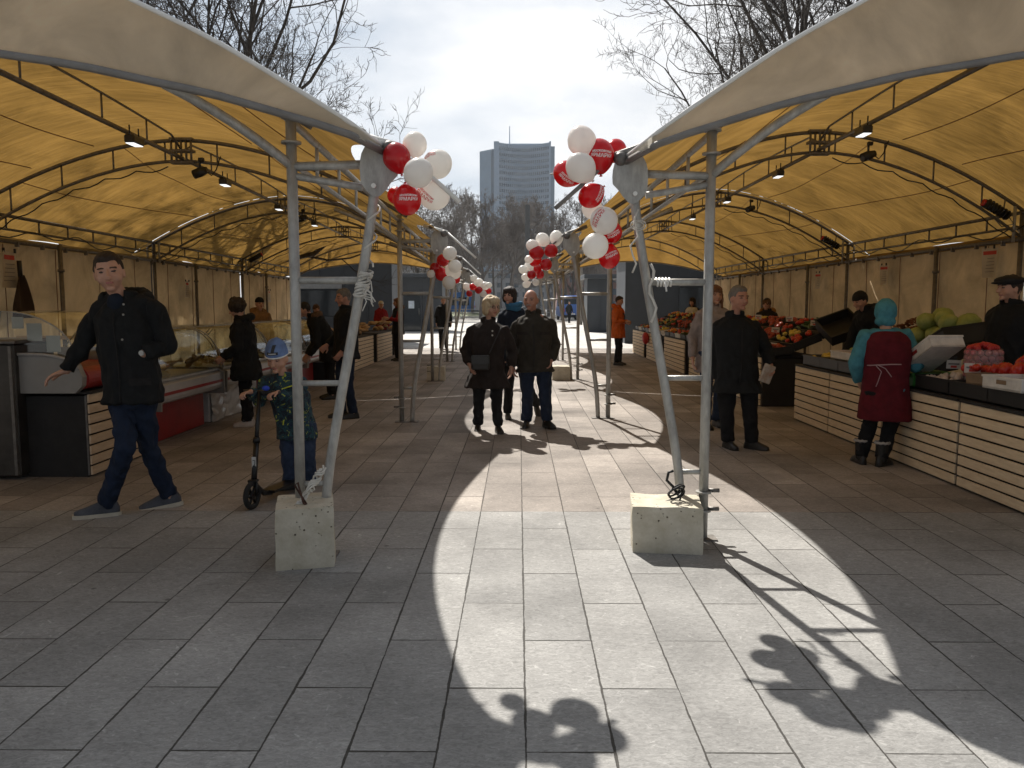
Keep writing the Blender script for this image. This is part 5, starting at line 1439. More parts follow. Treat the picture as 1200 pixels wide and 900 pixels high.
def person(label, J, outfit, group=None, fine=.0045, cloth_v=.009, female=False, skin=None, fold=.006, handcurl=(.5, .5), handdir=None, seed=0):
    s = J['s']; yaw = J['yaw']; up = V((0, 0, 1)); fold *= 1.7
    for k in 'RL': J['an' + k].z = max(J['an' + k].z, .092 * s)
    root = thing('person', label, 'person', (J['root'].x, J['root'].y, 0), 0, group)
    off = V((J['root'].x, J['root'].y, 0)); skin = skin or M_skin
    R = headR(J['hyaw'], J['hpitch'], J.get('hroll', 0)); hc = J['head']; front = Rz(yaw) @ V((0, -1, 0)); right = Rz(yaw) @ V((1, 0, 0))
    hs = s * outfit.get('headscale', 1.0)
    # --- body
    mb = MB(); head(mb, hc, R, hs, female, outfit.get('nose', 1))
    mb.blob([J['neck'] - up * .03 * s, hc - up * .05 * s + R @ V((0, -.02, 0)) * s], [.055 * s, .052 * s])
    pel = (J['hipR'] + J['hipL']) / 2; nk = J['neck']
    shv = (J['shL'] - J['shR']).normalized()
    def torso(mb, prof, below=None, n=28):
        rings = []
        spine = (nk - pel)
        for t, w, d in prof:
            t2 = min(max(t, 0), 1)
            c = pel + spine * t if t >= 0 else pel + up * t * spine.length
            rv = (right * (1 - t2) + shv * t2).normalized()
            tn = spine.normalized() if t > .1 else up
            fv = rv.cross(tn) * -1
            if fv.dot(front) < 0: fv = -fv
            fv.normalize(); ring = []
            for i in range(n):
                a = 2 * PI * i / n; ca, sa = math.cos(a), math.sin(a)
                e = .78
                ring.append(c + rv * w * s * math.copysign(abs(ca) ** e, ca) + fv * d * s * math.copysign(abs(sa) ** e, sa))
            rings.append(ring)
        mb.loft(rings)
    torso(mb, [(-.02, .13, .09), (.4, .12, .08), (.8, .15, .09), (.95, .12, .07), (1.03, .05, .05)])
    hd = handdir or {}
    for k, sd in (('R', -1), ('L', 1)):
        mb.blob([J['sh' + k] - up * .01, J['el' + k], J['wr' + k]], [.045 * s, .038 * s, .027 * s])
        dd = (J['wr' + k] - J['el' + k]).normalized(); dd = hd.get(k, (dd, None))[0] or dd
        pn = hd.get(k, (None, None))[1] or (right * -sd + front * .2)
        if outfit.get('hands', True): hand(mb, J['wr' + k] + V(dd).normalized() * .01, dd, pn, s, side=sd * (-1 if hd.get(k) and len(hd[k]) > 2 and hd[k][2] else 1), curl=handcurl[0 if k == 'R' else 1])
        mb.blob([J['hip' + k], J['kn' + k], J['an' + k]], [.06 * s, .045 * s, .035 * s])
        mb.ball(J['an' + k] + V((0, 0, -.03)) * s, .035 * s)
    if outfit.get('bow'): pass
    me = remesh(mb, fine, smooth=2, fac=.5)
    for m in (skin, M_lip, M_eye, outfit.get('brow', M_brow)): me.materials.append(m)
    paint_face(me, hc, R, hs)
    me.transform(Matrix.Translation(-off)); link('body', me, root)
    def garment(name, mb, m, vox=None, smooth=3, fold_=None, sc=9):
        me = remesh(mb, vox or cloth_v, smooth=smooth)
        f = fold if fold_ is None else fold_
        if f: folds(me, f, sc / max(s, .6), seed)
        me.materials.append(m); me.transform(Matrix.Translation(-off)); return link(name, me, root)
    res = {}
    # --- trousers
    lw = outfit.get('legw', 1.0); mb = MB()
    for k in 'RL':
        h, kn, an = J['hip' + k], J['kn' + k], J['an' + k]
        mb.tube([h + up * .03, h.lerp(kn, .35), kn, kn.lerp(an, .5), an.lerp(kn, outfit.get('trim', -.02))], [.098 * s * lw, .086 * s * lw, .066 * s * lw, .062 * s * lw, .062 * s * lw * outfit.get('hemw', 1)], n=16)
        mb.ball(h, .095 * s * lw); mb.ball(kn, .067 * s * lw)
    torso(mb, [(-.14, .12, .09), (-.02, .165, .115), (.16, .15, .105)])
    res['trousers'] = garment('trousers', mb, outfit['legs'], fold_=fold * .9, sc=11)
    # --- shoes
    for k in 'RL':
        an = J['an' + k]; td = J.get('toe' + k, front); td = V((td.x, td.y, td.z)).normalized(); sdv = td.cross(up).normalized(); upv = sdv.cross(td)
        z0 = an.z - .09 * s; mb = MB(); rings = []
        for t, w, h in ((-.085, .022, .06), (-.065, .036, .105), (0, .042, .115), (.06, .043, .095), (.12, .048, .072), (.165, .042, .058), (.192, .024, .045)):
            c = V((an.x, an.y, z0)) + td * t * s
            rings.append([c + sdv * w * s * math.cos(a) + upv * (h * s * max(0, math.sin(a)) + (0 if math.sin(a) > -.2 else 0)) for a in [2 * PI * i / 16 for i in range(16)]])
        mb.loft(rings)
        if outfit.get('boots'): mb.tube([V((an.x, an.y, z0 + .05 * s)), V((an.x, an.y, z0 + .24 * s))], [.055 * s, .064 * s], n=14)
        me = remesh(mb, .006 if cloth_v < .012 else .012, smooth=2)
        me.materials.append(outfit['shoes']); me.transform(Matrix.Translation(-off)); sh = link('shoe', me, root)
        if outfit.get('sole'):
            mb = MB()
            for i in range(len(rings)): pass
            poly = [r[0] * 1.0 for r in rings] + [r[8] for r in rings][::-1]
            cc = sum(poly, V()) / len(poly); poly = [cc + (p - cc) * 1.06 for p in poly]
            n = len(poly); mb.add([p - off - upv * .002 for p in poly] + [p - off + upv * .026 * s for p in poly], [list(range(n)), list(range(n, 2 * n))[::-1]] + [[i, (i + 1) % n, n + (i + 1) % n, n + i] for i in range(n)])
            mb.build('sole', outfit['sole'], sh)
        if outfit.get('boots') and outfit.get('fur'):
            mb = MB(); c = V((an.x, an.y, z0 + .24 * s)) - off
            mb.tube([c + V((.066 * s * math.cos(a), .066 * s * math.sin(a), .004 * math.sin(a * 9))) for a in [2 * PI * i / 20 for i in range(21)]], .014 * s, n=6); mb.build('fur_trim', outfit['fur'], sh)
    # --- jacket / coat
    drop, hw, hdp = outfit.get('hem', (.10, .19, .135)); bw = outfit.get('bulk', 1.0); mb = MB()
    prof = [(-drop / max((nk - pel).length / s, .01), hw * bw, hdp * bw)]
    if drop > .25: prof.append((-.25, hw * .97 * bw, hdp * .98 * bw))
    prof += [(.02, .185 * bw, .135 * bw), (.30, .176 * bw, .130 * bw * outfit.get('belly', 1)), (.62, .19 * bw, .135 * bw), (.80, .188 * bw, .128 * bw), (.90, .14 * bw, .105 * bw), (.97, .098, .085), (1.03, .074, .073)]
    torso(mb, prof)
    aw = outfit.get('armw', 1.0) * (bw * .5 + .5)
    for k in 'RL':
        sh, el, wr = J['sh' + k], J['el' + k], J['wr' + k]; cf = wr.lerp(el, outfit.get('cuff', .03))
        mb.tube([sh, sh.lerp(el, .4), el, el.lerp(cf, .5), cf], [.060 * s * aw, .061 * s * aw, .056 * s * aw, .052 * s * aw, .045 * s * aw], n=14)
        mb.ball(sh, .061 * s * aw); mb.ball(el, .057 * s * aw)
        mb.blob([nk - up * .035 * s, nk.lerp(sh, .55) - up * .005 * s, sh], [.065 * s, .062 * s, .058 * s])
    res['jacket'] = garment('jacket' if drop < .3 else 'coat', mb, outfit['top'])
    if outfit.get('over'):
        mb = MB(); om, od = outfit['over']
        torso(mb, [(-od, .225 * bw, .175 * bw), (-.2, .222 * bw, .168 * bw), (.02, .200 * bw, .150 * bw), (.30, .190 * bw, .145 * bw), (.62, .212 * bw, .152 * bw), (.85, .205 * bw, .142 * bw), (.94, .17 * bw, .125 * bw), (1.0, .12, .10)])
        res['over'] = garment('apron', mb, om, fold_=.005, sc=7)
    # collar
    col_c = nk + (hc - nk) * .15
    if outfit.get('collar', True):
        mb = MB(); rings = []
        for i in range(29):
            a = -PI / 2 + .38 + (2 * PI - .76) * i / 28
            dv = right * math.cos(a) * .083 + (front * -math.sin(a)) * .078
            o = nk + dv * s * .92 - up * (.028 + .012 * math.sin(a)) * s
            rings.append([o, o + dv * .25 * s, o + dv * .28 * s + up * .062 * s, o + up * .080 * s + dv * .08 * s])
        mb.loft(rings); garment('collar', mb, outfit.get('collarm', outfit['top']), vox=.006 if cloth_v < .012 else .012, smooth=2, fold_=.002)
    if outfit.get('hood'):
        mb = MB()
        for i in range(13):
            a = PI * i / 12; q = nk + right * math.cos(a) * .125 * s - front * (.03 + .105 * math.sin(a)) * s + up * (-.005 + .035 * math.sin(a)) * s
            mb.ball(q, (.052 * s, .052 * s, .050 * s), nu=12, nv=8)
        garment('hood', mb, outfit.get('hoodm', outfit['top']), fold_=.008, sc=14)
    # --- hair / headgear
    def T(p): return hc + R @ (V(p) * hs)
    def hb(mb, p, r, clampw=None, nu=24, nv=16, rough_=.004):
        def fn(q):
            q = q * (1 + 0 * q.x)
            if clampw is not None: q = V((q.x, q.y, max(q.z, (clampw - p[2]) * hs)))
            return q
        mb.ball(T(p), tuple(x * hs for x in r), R=R, nu=nu, nv=nv, fn=fn)
    hv = .006 if cloth_v < .012 else .012
    hk = outfit.get('hair')
    if hk:
        mb = MB(); st = hk[0]
        if st == 'short': hb(mb, (0, -.020, .028), (.083, .092, .102)); hb(mb, (0, .012, .083), (.058, .070, .040))
        elif st == 'bald':
            for sx in (-1, 1): hb(mb, (sx * .05, -.045, -.005), (.034, .055, .040))
            hb(mb, (0, -.075, -.01), (.06, .032, .045))
        elif st == 'bob':
            hb(mb, (0, -.02, .028), (.098, .108, .112)); hb(mb, (0, .03, .075), (.078, .075, .052))
            for sx in (-1, 1): hb(mb, (sx * .072, -.01, -.02), (.030, .055, .075))
            hb(mb, (0, -.07, -.04), (.075, .045, .075))
        elif st == 'long':
            hb(mb, (0, -.02, .028), (.093, .102, .108)); hb(mb, (0, .03, .07), (.074, .072, .05))
            for sx in (-1, 1): hb(mb, (sx * .072, -.005, -.06), (.032, .050, .13))
            hb(mb, (0, -.07, -.08), (.085, .04, .15))
        elif st == 'curly':
            hb(mb, (0, -.02, .035), (.11, .115, .115)); rr_ = random.Random(seed + 1)
            for i in range(34):
                a = rr_.uniform(0, 6.28); e = rr_.uniform(-.4, 1.4); d = V((math.cos(a) * math.cos(e), math.sin(a) * math.cos(e), math.sin(e)))
                if d.y > .35 and d.z < .5: continue
                hb(mb, (d.x * .095, -.02 + d.y * .10, .03 + d.z * .105), (.034, .034, .034), nu=8, nv=6)
        garment('hair', mb, hk[1], vox=hv, smooth=1, fold_=.005, sc=22)
    ht = outfit.get('hat')
    if ht:
        mb = MB(); st = ht[0]
        if st == 'beanie': hb(mb, (0, -.006, .03), (.090, .106, .112 + ht[2] if len(ht) > 2 else .11), clampw=.030)
        elif st == 'kerchief': hb(mb, (0, -.01, .02), (.092, .104, .11), clampw=-.02); hb(mb, (0, -.07, -.03), (.07, .04, .08))
        elif st == 'cap':
            hb(mb, (0, -.0, .075), (.112, .135, .042)); hb(mb, (0, .0, .05), (.090, .104, .045), clampw=.035); hb(mb, (0, .10, .052), (.075, .060, .012))
        elif st == 'hoodup':
            hb(mb, (0, -.018, .012), (.105, .108, .128)); hb(mb, (0, -.03, -.09), (.098, .09, .06))
        garment('hood' if st == 'hoodup' else 'hat', mb, ht[1], vox=hv, smooth=2, fold_=.004 if st != 'cap' else .0015, sc=14)
    res['root'] = root; res['R'] = R; res['off'] = off; res['front'] = front; res['right'] = right
    return res
def bvh_of(o): return BVHTree.FromPolygons([v.co.copy() for v in o.data.vertices], [list(p.vertices) for p in o.data.polygons])
def stick(bv, pts, d, off=.004):
    """drop points (local) on a surface along direction d"""
    out = []
    for p in pts:
        h = bv.ray_cast(V(p) - V(d) * .6, V(d))
        if h[0] is not None: out.append(h[0] - V(d) * off)
    return out
def line_on(o, bv, pts, d, r, m, name, n=6, dens=6):
    pp = []
    for a, b in zip(pts[:-1], pts[1:]):
        for i in range(dens): pp.append(V(a).lerp(V(b), i / dens))
    pp.append(V(pts[-1])); q = stick(bv, pp, d)
    if len(q) > 1:
        mb = MB(); mb.tube(q, r, n=n); return mb.build(name, m, o)
def patch_on(o, bv, c, u, v, d, m, name, off=.005, nu=6, nv=6):
    """rectangular patch draped on the surface"""
    ok = []
    mb = MB(); vs = []
    for j in range(nv + 1):
        for i in range(nu + 1):
            p = V(c) + V(u) * (i / nu - .5) + V(v) * (j / nv - .5); h = bv.ray_cast(p - V(d) * .6, V(d))
            if h[0] is None: return None
            vs.append(h[0] - V(d) * off)
    fs = [(j * (nu + 1) + i, j * (nu + 1) + i + 1, (j + 1) * (nu + 1) + i + 1, (j + 1) * (nu + 1) + i) for j in range(nv) for i in range(nu)]
    mb.add(vs, fs, 0, True); return mb.build(name, m, o)
# ------------------------------------------------------------------ the cast
def joints(Y, d, s, yaw, hyaw, hpitch=0.0, root=None, **kw):
    J = {}
    for k, v in d.items(): J[k] = P(v[0], v[1], Y + (v[2] if len(v) > 2 else 0))
    J['s'] = s; J['yaw'] = yaw; J['hyaw'] = hyaw; J['hpitch'] = hpitch
    c = (J['hipR'] + J['hipL']) / 2; J['root'] = V((c.x, c.y, 0))
    for k, v in kw.items(): J[k] = v
    return J
C_blk = cloth('black_jacket_cloth', (.010, .011, .012)); C_blk2 = cloth('charcoal_cloth', (.018, .017, .017)); C_jean = cloth('dark_denim', (.012, .02, .042)); C_jean2 = cloth('blue_denim', (.03, .045, .085))
C_trou = cloth('black_trouser_cloth', (.009, .009, .010)); C_brown = cloth('dark_brown_coat_cloth', (.020, .014, .012)); C_olive = cloth('olive_brown_jacket_cloth', (.030, .025, .018)); C_navy = cloth('navy_cloth', (.008, .013, .024))
C_lilac = cloth('dusty_lilac_cloth', (.27, .23, .22)); C_turq = cloth('turquoise_quilted_cloth', (.06, .22, .28)); C_mar = cloth('maroon_apron_cloth', (.10, .008, .014)); C_orange = cloth('orange_jacket_cloth', (.50, .10, .015))
C_red = cloth('red_vest_cloth', (.22, .01, .012)); C_scarf = cloth('blue_scarf_cloth', (.04, .16, .30)); C_white = cloth('white_knit', (.55, .54, .52))
S_blk = mat('black_leather', (.012, .011, .010), rough=.45); S_grey = cloth('grey_canvas_shoe', (.075, .08, .095)); S_sole = mat('cream_sole', (.48, .44, .36), rough=.7); S_white = mat('pale_trainer', (.42, .38, .36), rough=.7)
H_dark = hairm('dark_brown_hair', (.022, .013, .009)); H_grey = hairm('grey_hair', (.14, .13, .12)); H_blond = hairm('ash_blond_hair', (.46, .36, .23)); H_brown = hairm('auburn_hair', (.14, .06, .025)); H_black = hairm('black_hair', (.010, .008, .008))
F_brown = mat('brown_fur', (.10, .055, .03), rough=1, var=.4, scale=40, bump=1, bscale=120); F_white = mat('pale_fur', (.4, .38, .36), rough=1, bump=1, bscale=120)
B_grey = mat('grey_eyebrow', (.12, .11, .10), rough=.9)
dn = V((0, 0, -1))
# 1 young man striding on the left
J = joints(5.62, dict(head=(128, 320, -.1), neck=(145, 350, 0), shR=(118, 362, .04), shL=(180, 362, -.02), elR=(95, 409, .06), wrR=(78, 434, 0), elL=(196, 404, .02), wrL=(168, 414, -.10),
                      hipR=(143, 462, .03), hipL=(168, 462, 0), knR=(147, 525, -.12), knL=(174, 525, .12), anR=(124, 592, -.05), anL=(198, 580, .22)), 1.06, .05, .36, .05, hroll=-.13,
           toeR=V((-.9, -.42, 0)), toeL=V((-.88, -.40, -.12)))
r = person('young man in black hooded jacket and dark jeans striding past the left stall', J, dict(top=C_blk, legs=C_jean, shoes=S_grey, sole=S_sole, hair=('short', H_dark), hood=True, hem=(.05, .19, .145), bulk=1.0, legw=.88, armw=1.06, headscale=1.09),
           fine=.0042, cloth_v=.007, fold=.010, handcurl=(.45, .35), handdir={'R': (V((-.8, -.45, -.35)), V((.1, -.1, -1))), 'L': (V((-.80, .50, -.45)), V((.2, .9, .2)))}, seed=3)
jk = r['jacket']; bv = bvh_of(jk); d = -r['front']; off = r['off']
mid = (J['hipR'] + J['hipL']) / 2
pts = [p - off for p in (J['neck'] + V((-.02, 0, -.10)), J['neck'] + V((-.01, 0, -.35)), mid + V((-.02, 0, .1)), mid + V((-.02, 0, -.12)))]
line_on(jk, bv, pts, d, .006, C_blk2, 'zip_placket')
for sx in (-1, 1):
    patch_on(jk, bv, mid + V((sx * .13 - .02, 0, .10)) - off, V((.13, .03, 0)), V((0, 0, .05)), d, C_blk2, 'pocket_flap', .008)
for q in (-.02, .05, .22): 
    h = stick(bv, [J['neck'] + V((.045, 0, -.06 - q)) - off], d, .004)
    if h: mb = MB(); mb.ball(h[0], .008, nu=8, nv=6); mb.build('snap_button', M_galv, jk)
mb = MB(); c = J['neck'] - off + V((-.015, -.085, -.035)); mb.ball(c, (.062, .03, .075), nu=16, nv=10); mb.build('navy_shirt', C_navy, r['root'])
w = J['wrL'] - off; dd = (J['wrL'] - J['elL']).normalized(); a_ = dd.orthogonal().normalized(); b_ = dd.cross(a_)
mb = MB(); mb.tube([w - dd * .012 + (a_ * math.cos(t) + b_ * math.sin(t)) * .033 for t in [2 * PI * i / 16 for i in range(17)]], .006, n=5); mb.tube([w - dd * .012 + V((-.005, -.036, 0)), w - dd * .012 + V((-.006, -.046, 0))], .019, n=14); mb.build('wrist_watch', M_galv, r['root'])

# 2 child with scooter
J = joints(6.35, dict(head=(325, 420, -.05), neck=(333, 441, 0), shR=(311, 449, .02), shL=(353, 449, -.02), elR=(304, 470, -.06), wrR=(294, 459, -.22), elL=(350, 473, -.06), wrL=(326, 460, -.20),
                      hipR=(338, 500, .05), hipL=(358, 500, .03), knR=(338, 535, 0), knL=(361, 534, .02), anR=(339, 565, .05), anL=(363, 563, .12)), .74, -.10, -.12, .30, toeR=V((-.85, -.5, 0)), toeL=V((-.3, -.95, 0)))
M_camo = mat('teal_patterned_cloth', (.012, .022, .032), rough=.9, color2=(.02, .07, .075), scale=16, bump=.4, bscale=30)
for n_ in M_camo.node_tree.nodes:
    if n_.type == 'VALTORGB':
        n_.color_ramp.interpolation = 'CONSTANT'; e_ = n_.color_ramp.elements; e_[0].position = 0; e_[0].color = (.010, .016, .028, 1); e_[1].position = .47; e_[1].color = (.015, .06, .07, 1)
        q_ = e_.new(.56); q_.color = (.012, .02, .05, 1); q_ = e_.new(.64); q_.color = (.30, .36, .04, 1)
    if n_.type == 'TEX_NOISE' and n_.inputs['Detail'].default_value > 5: n_.inputs['Scale'].default_value = 22; n_.inputs['Detail'].default_value = 2; n_.inputs['Distortion'].default_value = 1.0
C_hat = cloth('blue_knit', (.13, .20, .38))
r = person('small boy in a blue knit hat and teal patterned jacket riding a scooter', J, dict(top=M_camo, legs=C_jean2, shoes=S_blk, headscale=1.30, nose=-3, hat=('beanie', C_hat, .035), hem=(.12, .195, .15), bulk=1.10, legw=1.15, armw=1.12, brow=mat('light_brow', (.2, .12, .08))),
           fine=.004, cloth_v=.006, fold=.007, handcurl=(.95, .95), handdir={'R': (V((-.5, -.8, -.1)), V((.1, -.2, -1))), 'L': (V((-.6, -.75, -.1)), V((.1, -.2, -1)))}, seed=8, skin=M_skin)
off = r['off']; rt = r['root']
M_yel = mat('yellow_trim', (.55, .60, .05), bump=0)
jk = r['jacket']; bv = bvh_of(jk); d = V((0, 1, 0))
for pts in ([P(333, 455, 6.2), P(343, 452, 6.2), P(349, 457, 6.2)], [P(357, 478, 6.2), P(362, 490, 6.2), P(364, 502, 6.2)], [P(328, 500, 6.2), P(329, 494, 6.2)]):
    line_on(jk, bv, [p - off for p in pts], d, .005, M_yel, 'yellow_piping')
for c in r['root'].children:
    if c.name.startswith('hat'):
        bh = bvh_of(c); hx = J['head'] - off; u = r['R'] @ V((1, 0, 0)); w = r['R'] @ V((0, 0, 1)); dd = -(r['R'] @ V((0, 1, 0)))
        up = r['R'] @ V((.25, 0, 1)).normalized()
        patch_on(c, bh, hx + w * .100 + u * .012, u * .026, up * .070, dd, M_black, 'dark_stripe', .003)
        patch_on(c, bh, hx + w * .070 + u * .004, u * .085, w * .022, dd, M_black, 'dark_bar', .003)
        patch_on(c, bh, hx + w * .070 + u * .004, u * .060, w * .008, dd, mat('silver_print', (.5, .5, .5), bump=0), 'silver_bar', .005)
        mb = MB(); rim = []
        for i in range(25):
            a = 2 * PI * i / 24; rim.append(hx + (r['R'] @ V((.0905 * math.cos(a), -.006 + .1065 * math.sin(a), .034))) * J['s'] * 1.30)
        mb.tube(rim, .006, n=6); mb.build('white_edge', M_white, c)
# scooter
t = thing('kick_scooter', 'black two-wheeled kick scooter under the small boy in the blue hat', 'scooter', (0, 0, 0))
fw = G(296, 597); root_s = V((fw.x, fw.y, 0)); t.location = root_s
M_scb = mat('matt_black_alloy', (.014, .014, .015), rough=.35, metal=.3)
ax = V((0, 0, .105)); dk = V((.14, .60, 0)).normalized()   # deck runs back to the right
side_ = V((-dk.y, dk.x, 0))
def wheel(c):
    mb = MB(); ring = [c + dk * math.cos(a) * .086 + V((0, 0, 1)) * math.sin(a) * .086 for a in [2 * PI * i / 28 for i in range(29)]]
    mb.tube(ring, .019, n=10, cap=False); w = mb.build('wheel', M_tyre, t)
    mb = MB(); mb.tube([c - side_ * .014, c + side_ * .014], .028, n=14)
    for i in range(6):
        a = i * PI / 3; mb.tube([c, c + (dk * math.cos(a) + V((0, 0, 1)) * math.sin(a)) * .075], .010, n=6)
    mb.build('spokes', M_scb, w)
wheel(ax); wheel(ax + dk * .78)
hb_ = P(304, 459, 6.15) - root_s
mb = MB(); st0 = ax + V((0, 0, .10)) + dk * .03; mb.tube([st0, st0.lerp(hb_, .45)], .021, n=10); mb.tube([st0.lerp(hb_, .45), hb_], .016, n=10); mb.tube([st0.lerp(hb_, .42), st0.lerp(hb_, .47)], .027, n=10); mb.build('steering_tube', M_scb, t)
mb = MB()
for q in (-1, 1): mb.tube([ax + side_ * .03 * q, ax + side_ * .03 * q + V((0, 0, .09)) + dk * .02, st0 + side_ * .01 * q], .010, n=6)
mb.box(ax + V((0, 0, .105)) + dk * .02, (.07, .05, .02), bevel=.005); mb.build('fork', M_scb, t)
mb = MB(); hl = P(286, 459, 6.12) - root_s; hr_ = P(326, 461, 6.14) - root_s; mb.tube([hl, hb_, hr_], .013, n=8); hbo = mb.build('handlebar', M_scb, t)
mb = MB(); mb.tube([hl.lerp(hb_, -.05), hl.lerp(hb_, .45)], .018, n=8); mb.tube([hr_.lerp(hb_, -.08), hr_.lerp(hb_, .35)], .018, n=8); mb.build('grip', M_black, hbo)
mb = MB(); mb.ball(hb_ + V((.06, -.03, .03)), (.03, .02, .02), nu=10, nv=8); mb.build('bell', mat('bright_blue_plastic', (.02, .06, .5)), t)
mb = MB(); mb.tube([st0 - V((0, 0, .02)), ax + dk * .16 - V((0, 0, .02)), ax + dk * .26 - V((0, 0, .04))], .020, n=8); mb.build('neck_bar', M_scb, t)
mb = MB(); z = .075
mb.add([dk * .22 + side_ * .055 + V((0, 0, z)), dk * .22 - side_ * .055 + V((0, 0, z)), dk * .70 - side_ * .065 + V((0, 0, z)), dk * .70 + side_ * .065 + V((0, 0, z)),
        dk * .22 + side_ * .055 + V((0, 0, z + .02)), dk * .22 - side_ * .055 + V((0, 0, z + .02)), dk * .70 - side_ * .065 + V((0, 0, z + .02)), dk * .70 + side_ * .065 + V((0, 0, z + .02))],
       [(0, 1, 2, 3), (4, 7, 6, 5), (0, 4, 5, 1), (1, 5, 6, 2), (2, 6, 7, 3), (3, 7, 4, 0)]); mb.build('deck', M_scb, t)
ml = (st0.lerp(hb_, .10) + st0.lerp(hb_, .26)) / 2
mb = MB(); mb.box(ml + V((0, -.022, 0)), (.032, .004, .12)); lb_ = mb.build('label', mat('pale_sticker', (.5, .5, .48)), t)
mb = MB(); q = ml + V((0, -.025, 0)); mb.tube([q + V((-.008, 0, .035)), q + V((.008, 0, .035)), q + V((.008, 0, .01)), q + V((-.008, 0, -.015)), q + V((-.008, 0, -.035)), q + V((.008, 0, -.035))], .0028, n=4); mb.build('mark', M_black, lb_)

# 3 the couple
J = joints(9.45, dict(head=(576, 360, -.04), neck=(572, 376, 0), shR=(554, 389, 0), shL=(591, 389, 0), elR=(545, 410, .02), wrR=(550, 427, -.12), elL=(600, 411, .02), wrL=(599, 430, -.02),
                      hipR=(561, 438, 0), hipL=(581, 438, 0), knR=(561, 472, -.02), knL=(582, 474, -.08), anR=(560, 498, .10), anL=(584, 504, -.1)), .93, .12, .62, .08, toeR=V((0, -1, -.25)), toeL=V((.25, -1, 0)))
r = person('elderly blond woman in glasses and a long dark brown coat in mid aisle', J, dict(top=C_brown, legs=C_trou, shoes=S_blk, hair=('bob', H_blond), headscale=1.10, hem=(.17, .255, .185), bulk=1.16, legw=1.0, armw=1.15, brow=mat('faint_brow', (.3, .18, .12))),
           fine=.005, cloth_v=.009, female=True, fold=.008, handcurl=(.5, .4), seed=12)
off = r['off']; hc = J['head'] - off; R_ = r['R']; s_ = J['s'] * 1.10
mb = MB()
for sx in (-1, 1): mb.tube([hc + R_ @ (V((sx * .034 + .021 * math.cos(a), .096, .008 + .015 * math.sin(a))) * s_) for a in [2 * PI * i / 14 for i in range(15)]], .0022, n=5)
for sx in (-1, 1): mb.tube([hc + R_ @ (V((sx * .055, .094, .01)) * s_), hc + R_ @ (V((sx * .078, .01, .008)) * s_)], .0022, n=5)
mb.build('eyeglasses', M_black, r['root'])
ct = r.get('jacket'); bv = bvh_of(ct)
for z in (388, 393): 
    h = stick(bv, [P(577, z, 9.3) - off], V((0, 1, 0)), .004)
    if h: mb = MB(); mb.ball(h[0], .011, nu=8, nv=6); mb.build('button', M_rope, ct)
t = thing('handbag', 'small black leather handbag carried on a strap by the blond woman', 'handbag', (J['root'].x, J['root'].y, 0)); 
bc = P(563, 425, 9.20) - off
mb = MB(); mb.box(bc, (.21, .07, .17), bevel=.02); b_ = mb.build('bag_body', S_blk, t)
mb = MB(); mb.box(bc + V((0, -.038, .035)), (.205, .012, .10), bevel=.005); mb.ball(bc + V((.085, -.045, .065)), .011, nu=8, nv=6); mb.build('flap', mat('black_flap_leather', (.016, .016, .016), rough=.35), t)
mb = MB(); q = stick(bv, [bc + V((.10, -.1, .10)).lerp(J['shL'] - off - bc + V((-.04, -.1, .05)), i / 14) for i in range(15)], V((0, 1, 0)), .008)
if len(q) > 2: mb.tube(q, .006, n=5); mb.build('strap', S_blk, t)

J = joints(9.75, dict(head=(622, 352, -.05), neck=(625, 367, 0), shR=(606, 382, .02), shL=(645, 381, 0), elR=(599, 404, .03), wrR=(601, 428, 0), elL=(651, 403, .06), wrL=(646, 422, -.04),
                      hipR=(617, 431, 0), hipL=(637, 431, 0), knR=(618, 464, -.04), knL=(639, 466, -.05), anR=(617, 492, .05), anL=(641, 492, -.06)), 1.0, -.05, -.30, .06, toeR=V((-.1, -1, 0)), toeL=V((.45, -.9, 0)))
r = person('bald man with moustache, olive brown jacket and jeans beside the blond woman', J, dict(top=C_olive, legs=C_jean, shoes=S_blk, hair=('bald', H_grey), headscale=1.07, hem=(.04, .22, .16), bulk=1.12, legw=1.05, armw=1.1, brow=B_grey, nose=2),
           fine=.005, cloth_v=.009, fold=.008, skin=M_skin2, seed=21)
off = r['off']; hc = J['head'] - off; R_ = r['R']; s_ = J['s'] * 1.07
mb = MB(); mb.tube([hc + R_ @ (V((x, .099 - abs(x) * .35, -.043 - abs(x) * .2)) * s_) for x in (-.03, -.015, 0, .015, .03)], [.004, .007, .006, .007, .004], n=6); mb.build('moustache', hairm('pale_grey_hair', (.34, .32, .3)), r['root'])
jk = r['jacket']; bv = bvh_of(jk)
line_on(jk, bv, [P(625, 380, 9.5) - off, P(626, 400, 9.5) - off, P(626, 431, 9.5) - off], V((0, 1, 0)), .007, C_blk2, 'zip_placket')
for x in (612, 639): patch_on(jk, bv, P(x, 391, 9.5) - off, V((.13, 0, 0)), V((0, 0, .035)), V((0, 1, 0)), C_brown, 'pocket_flap', .007)

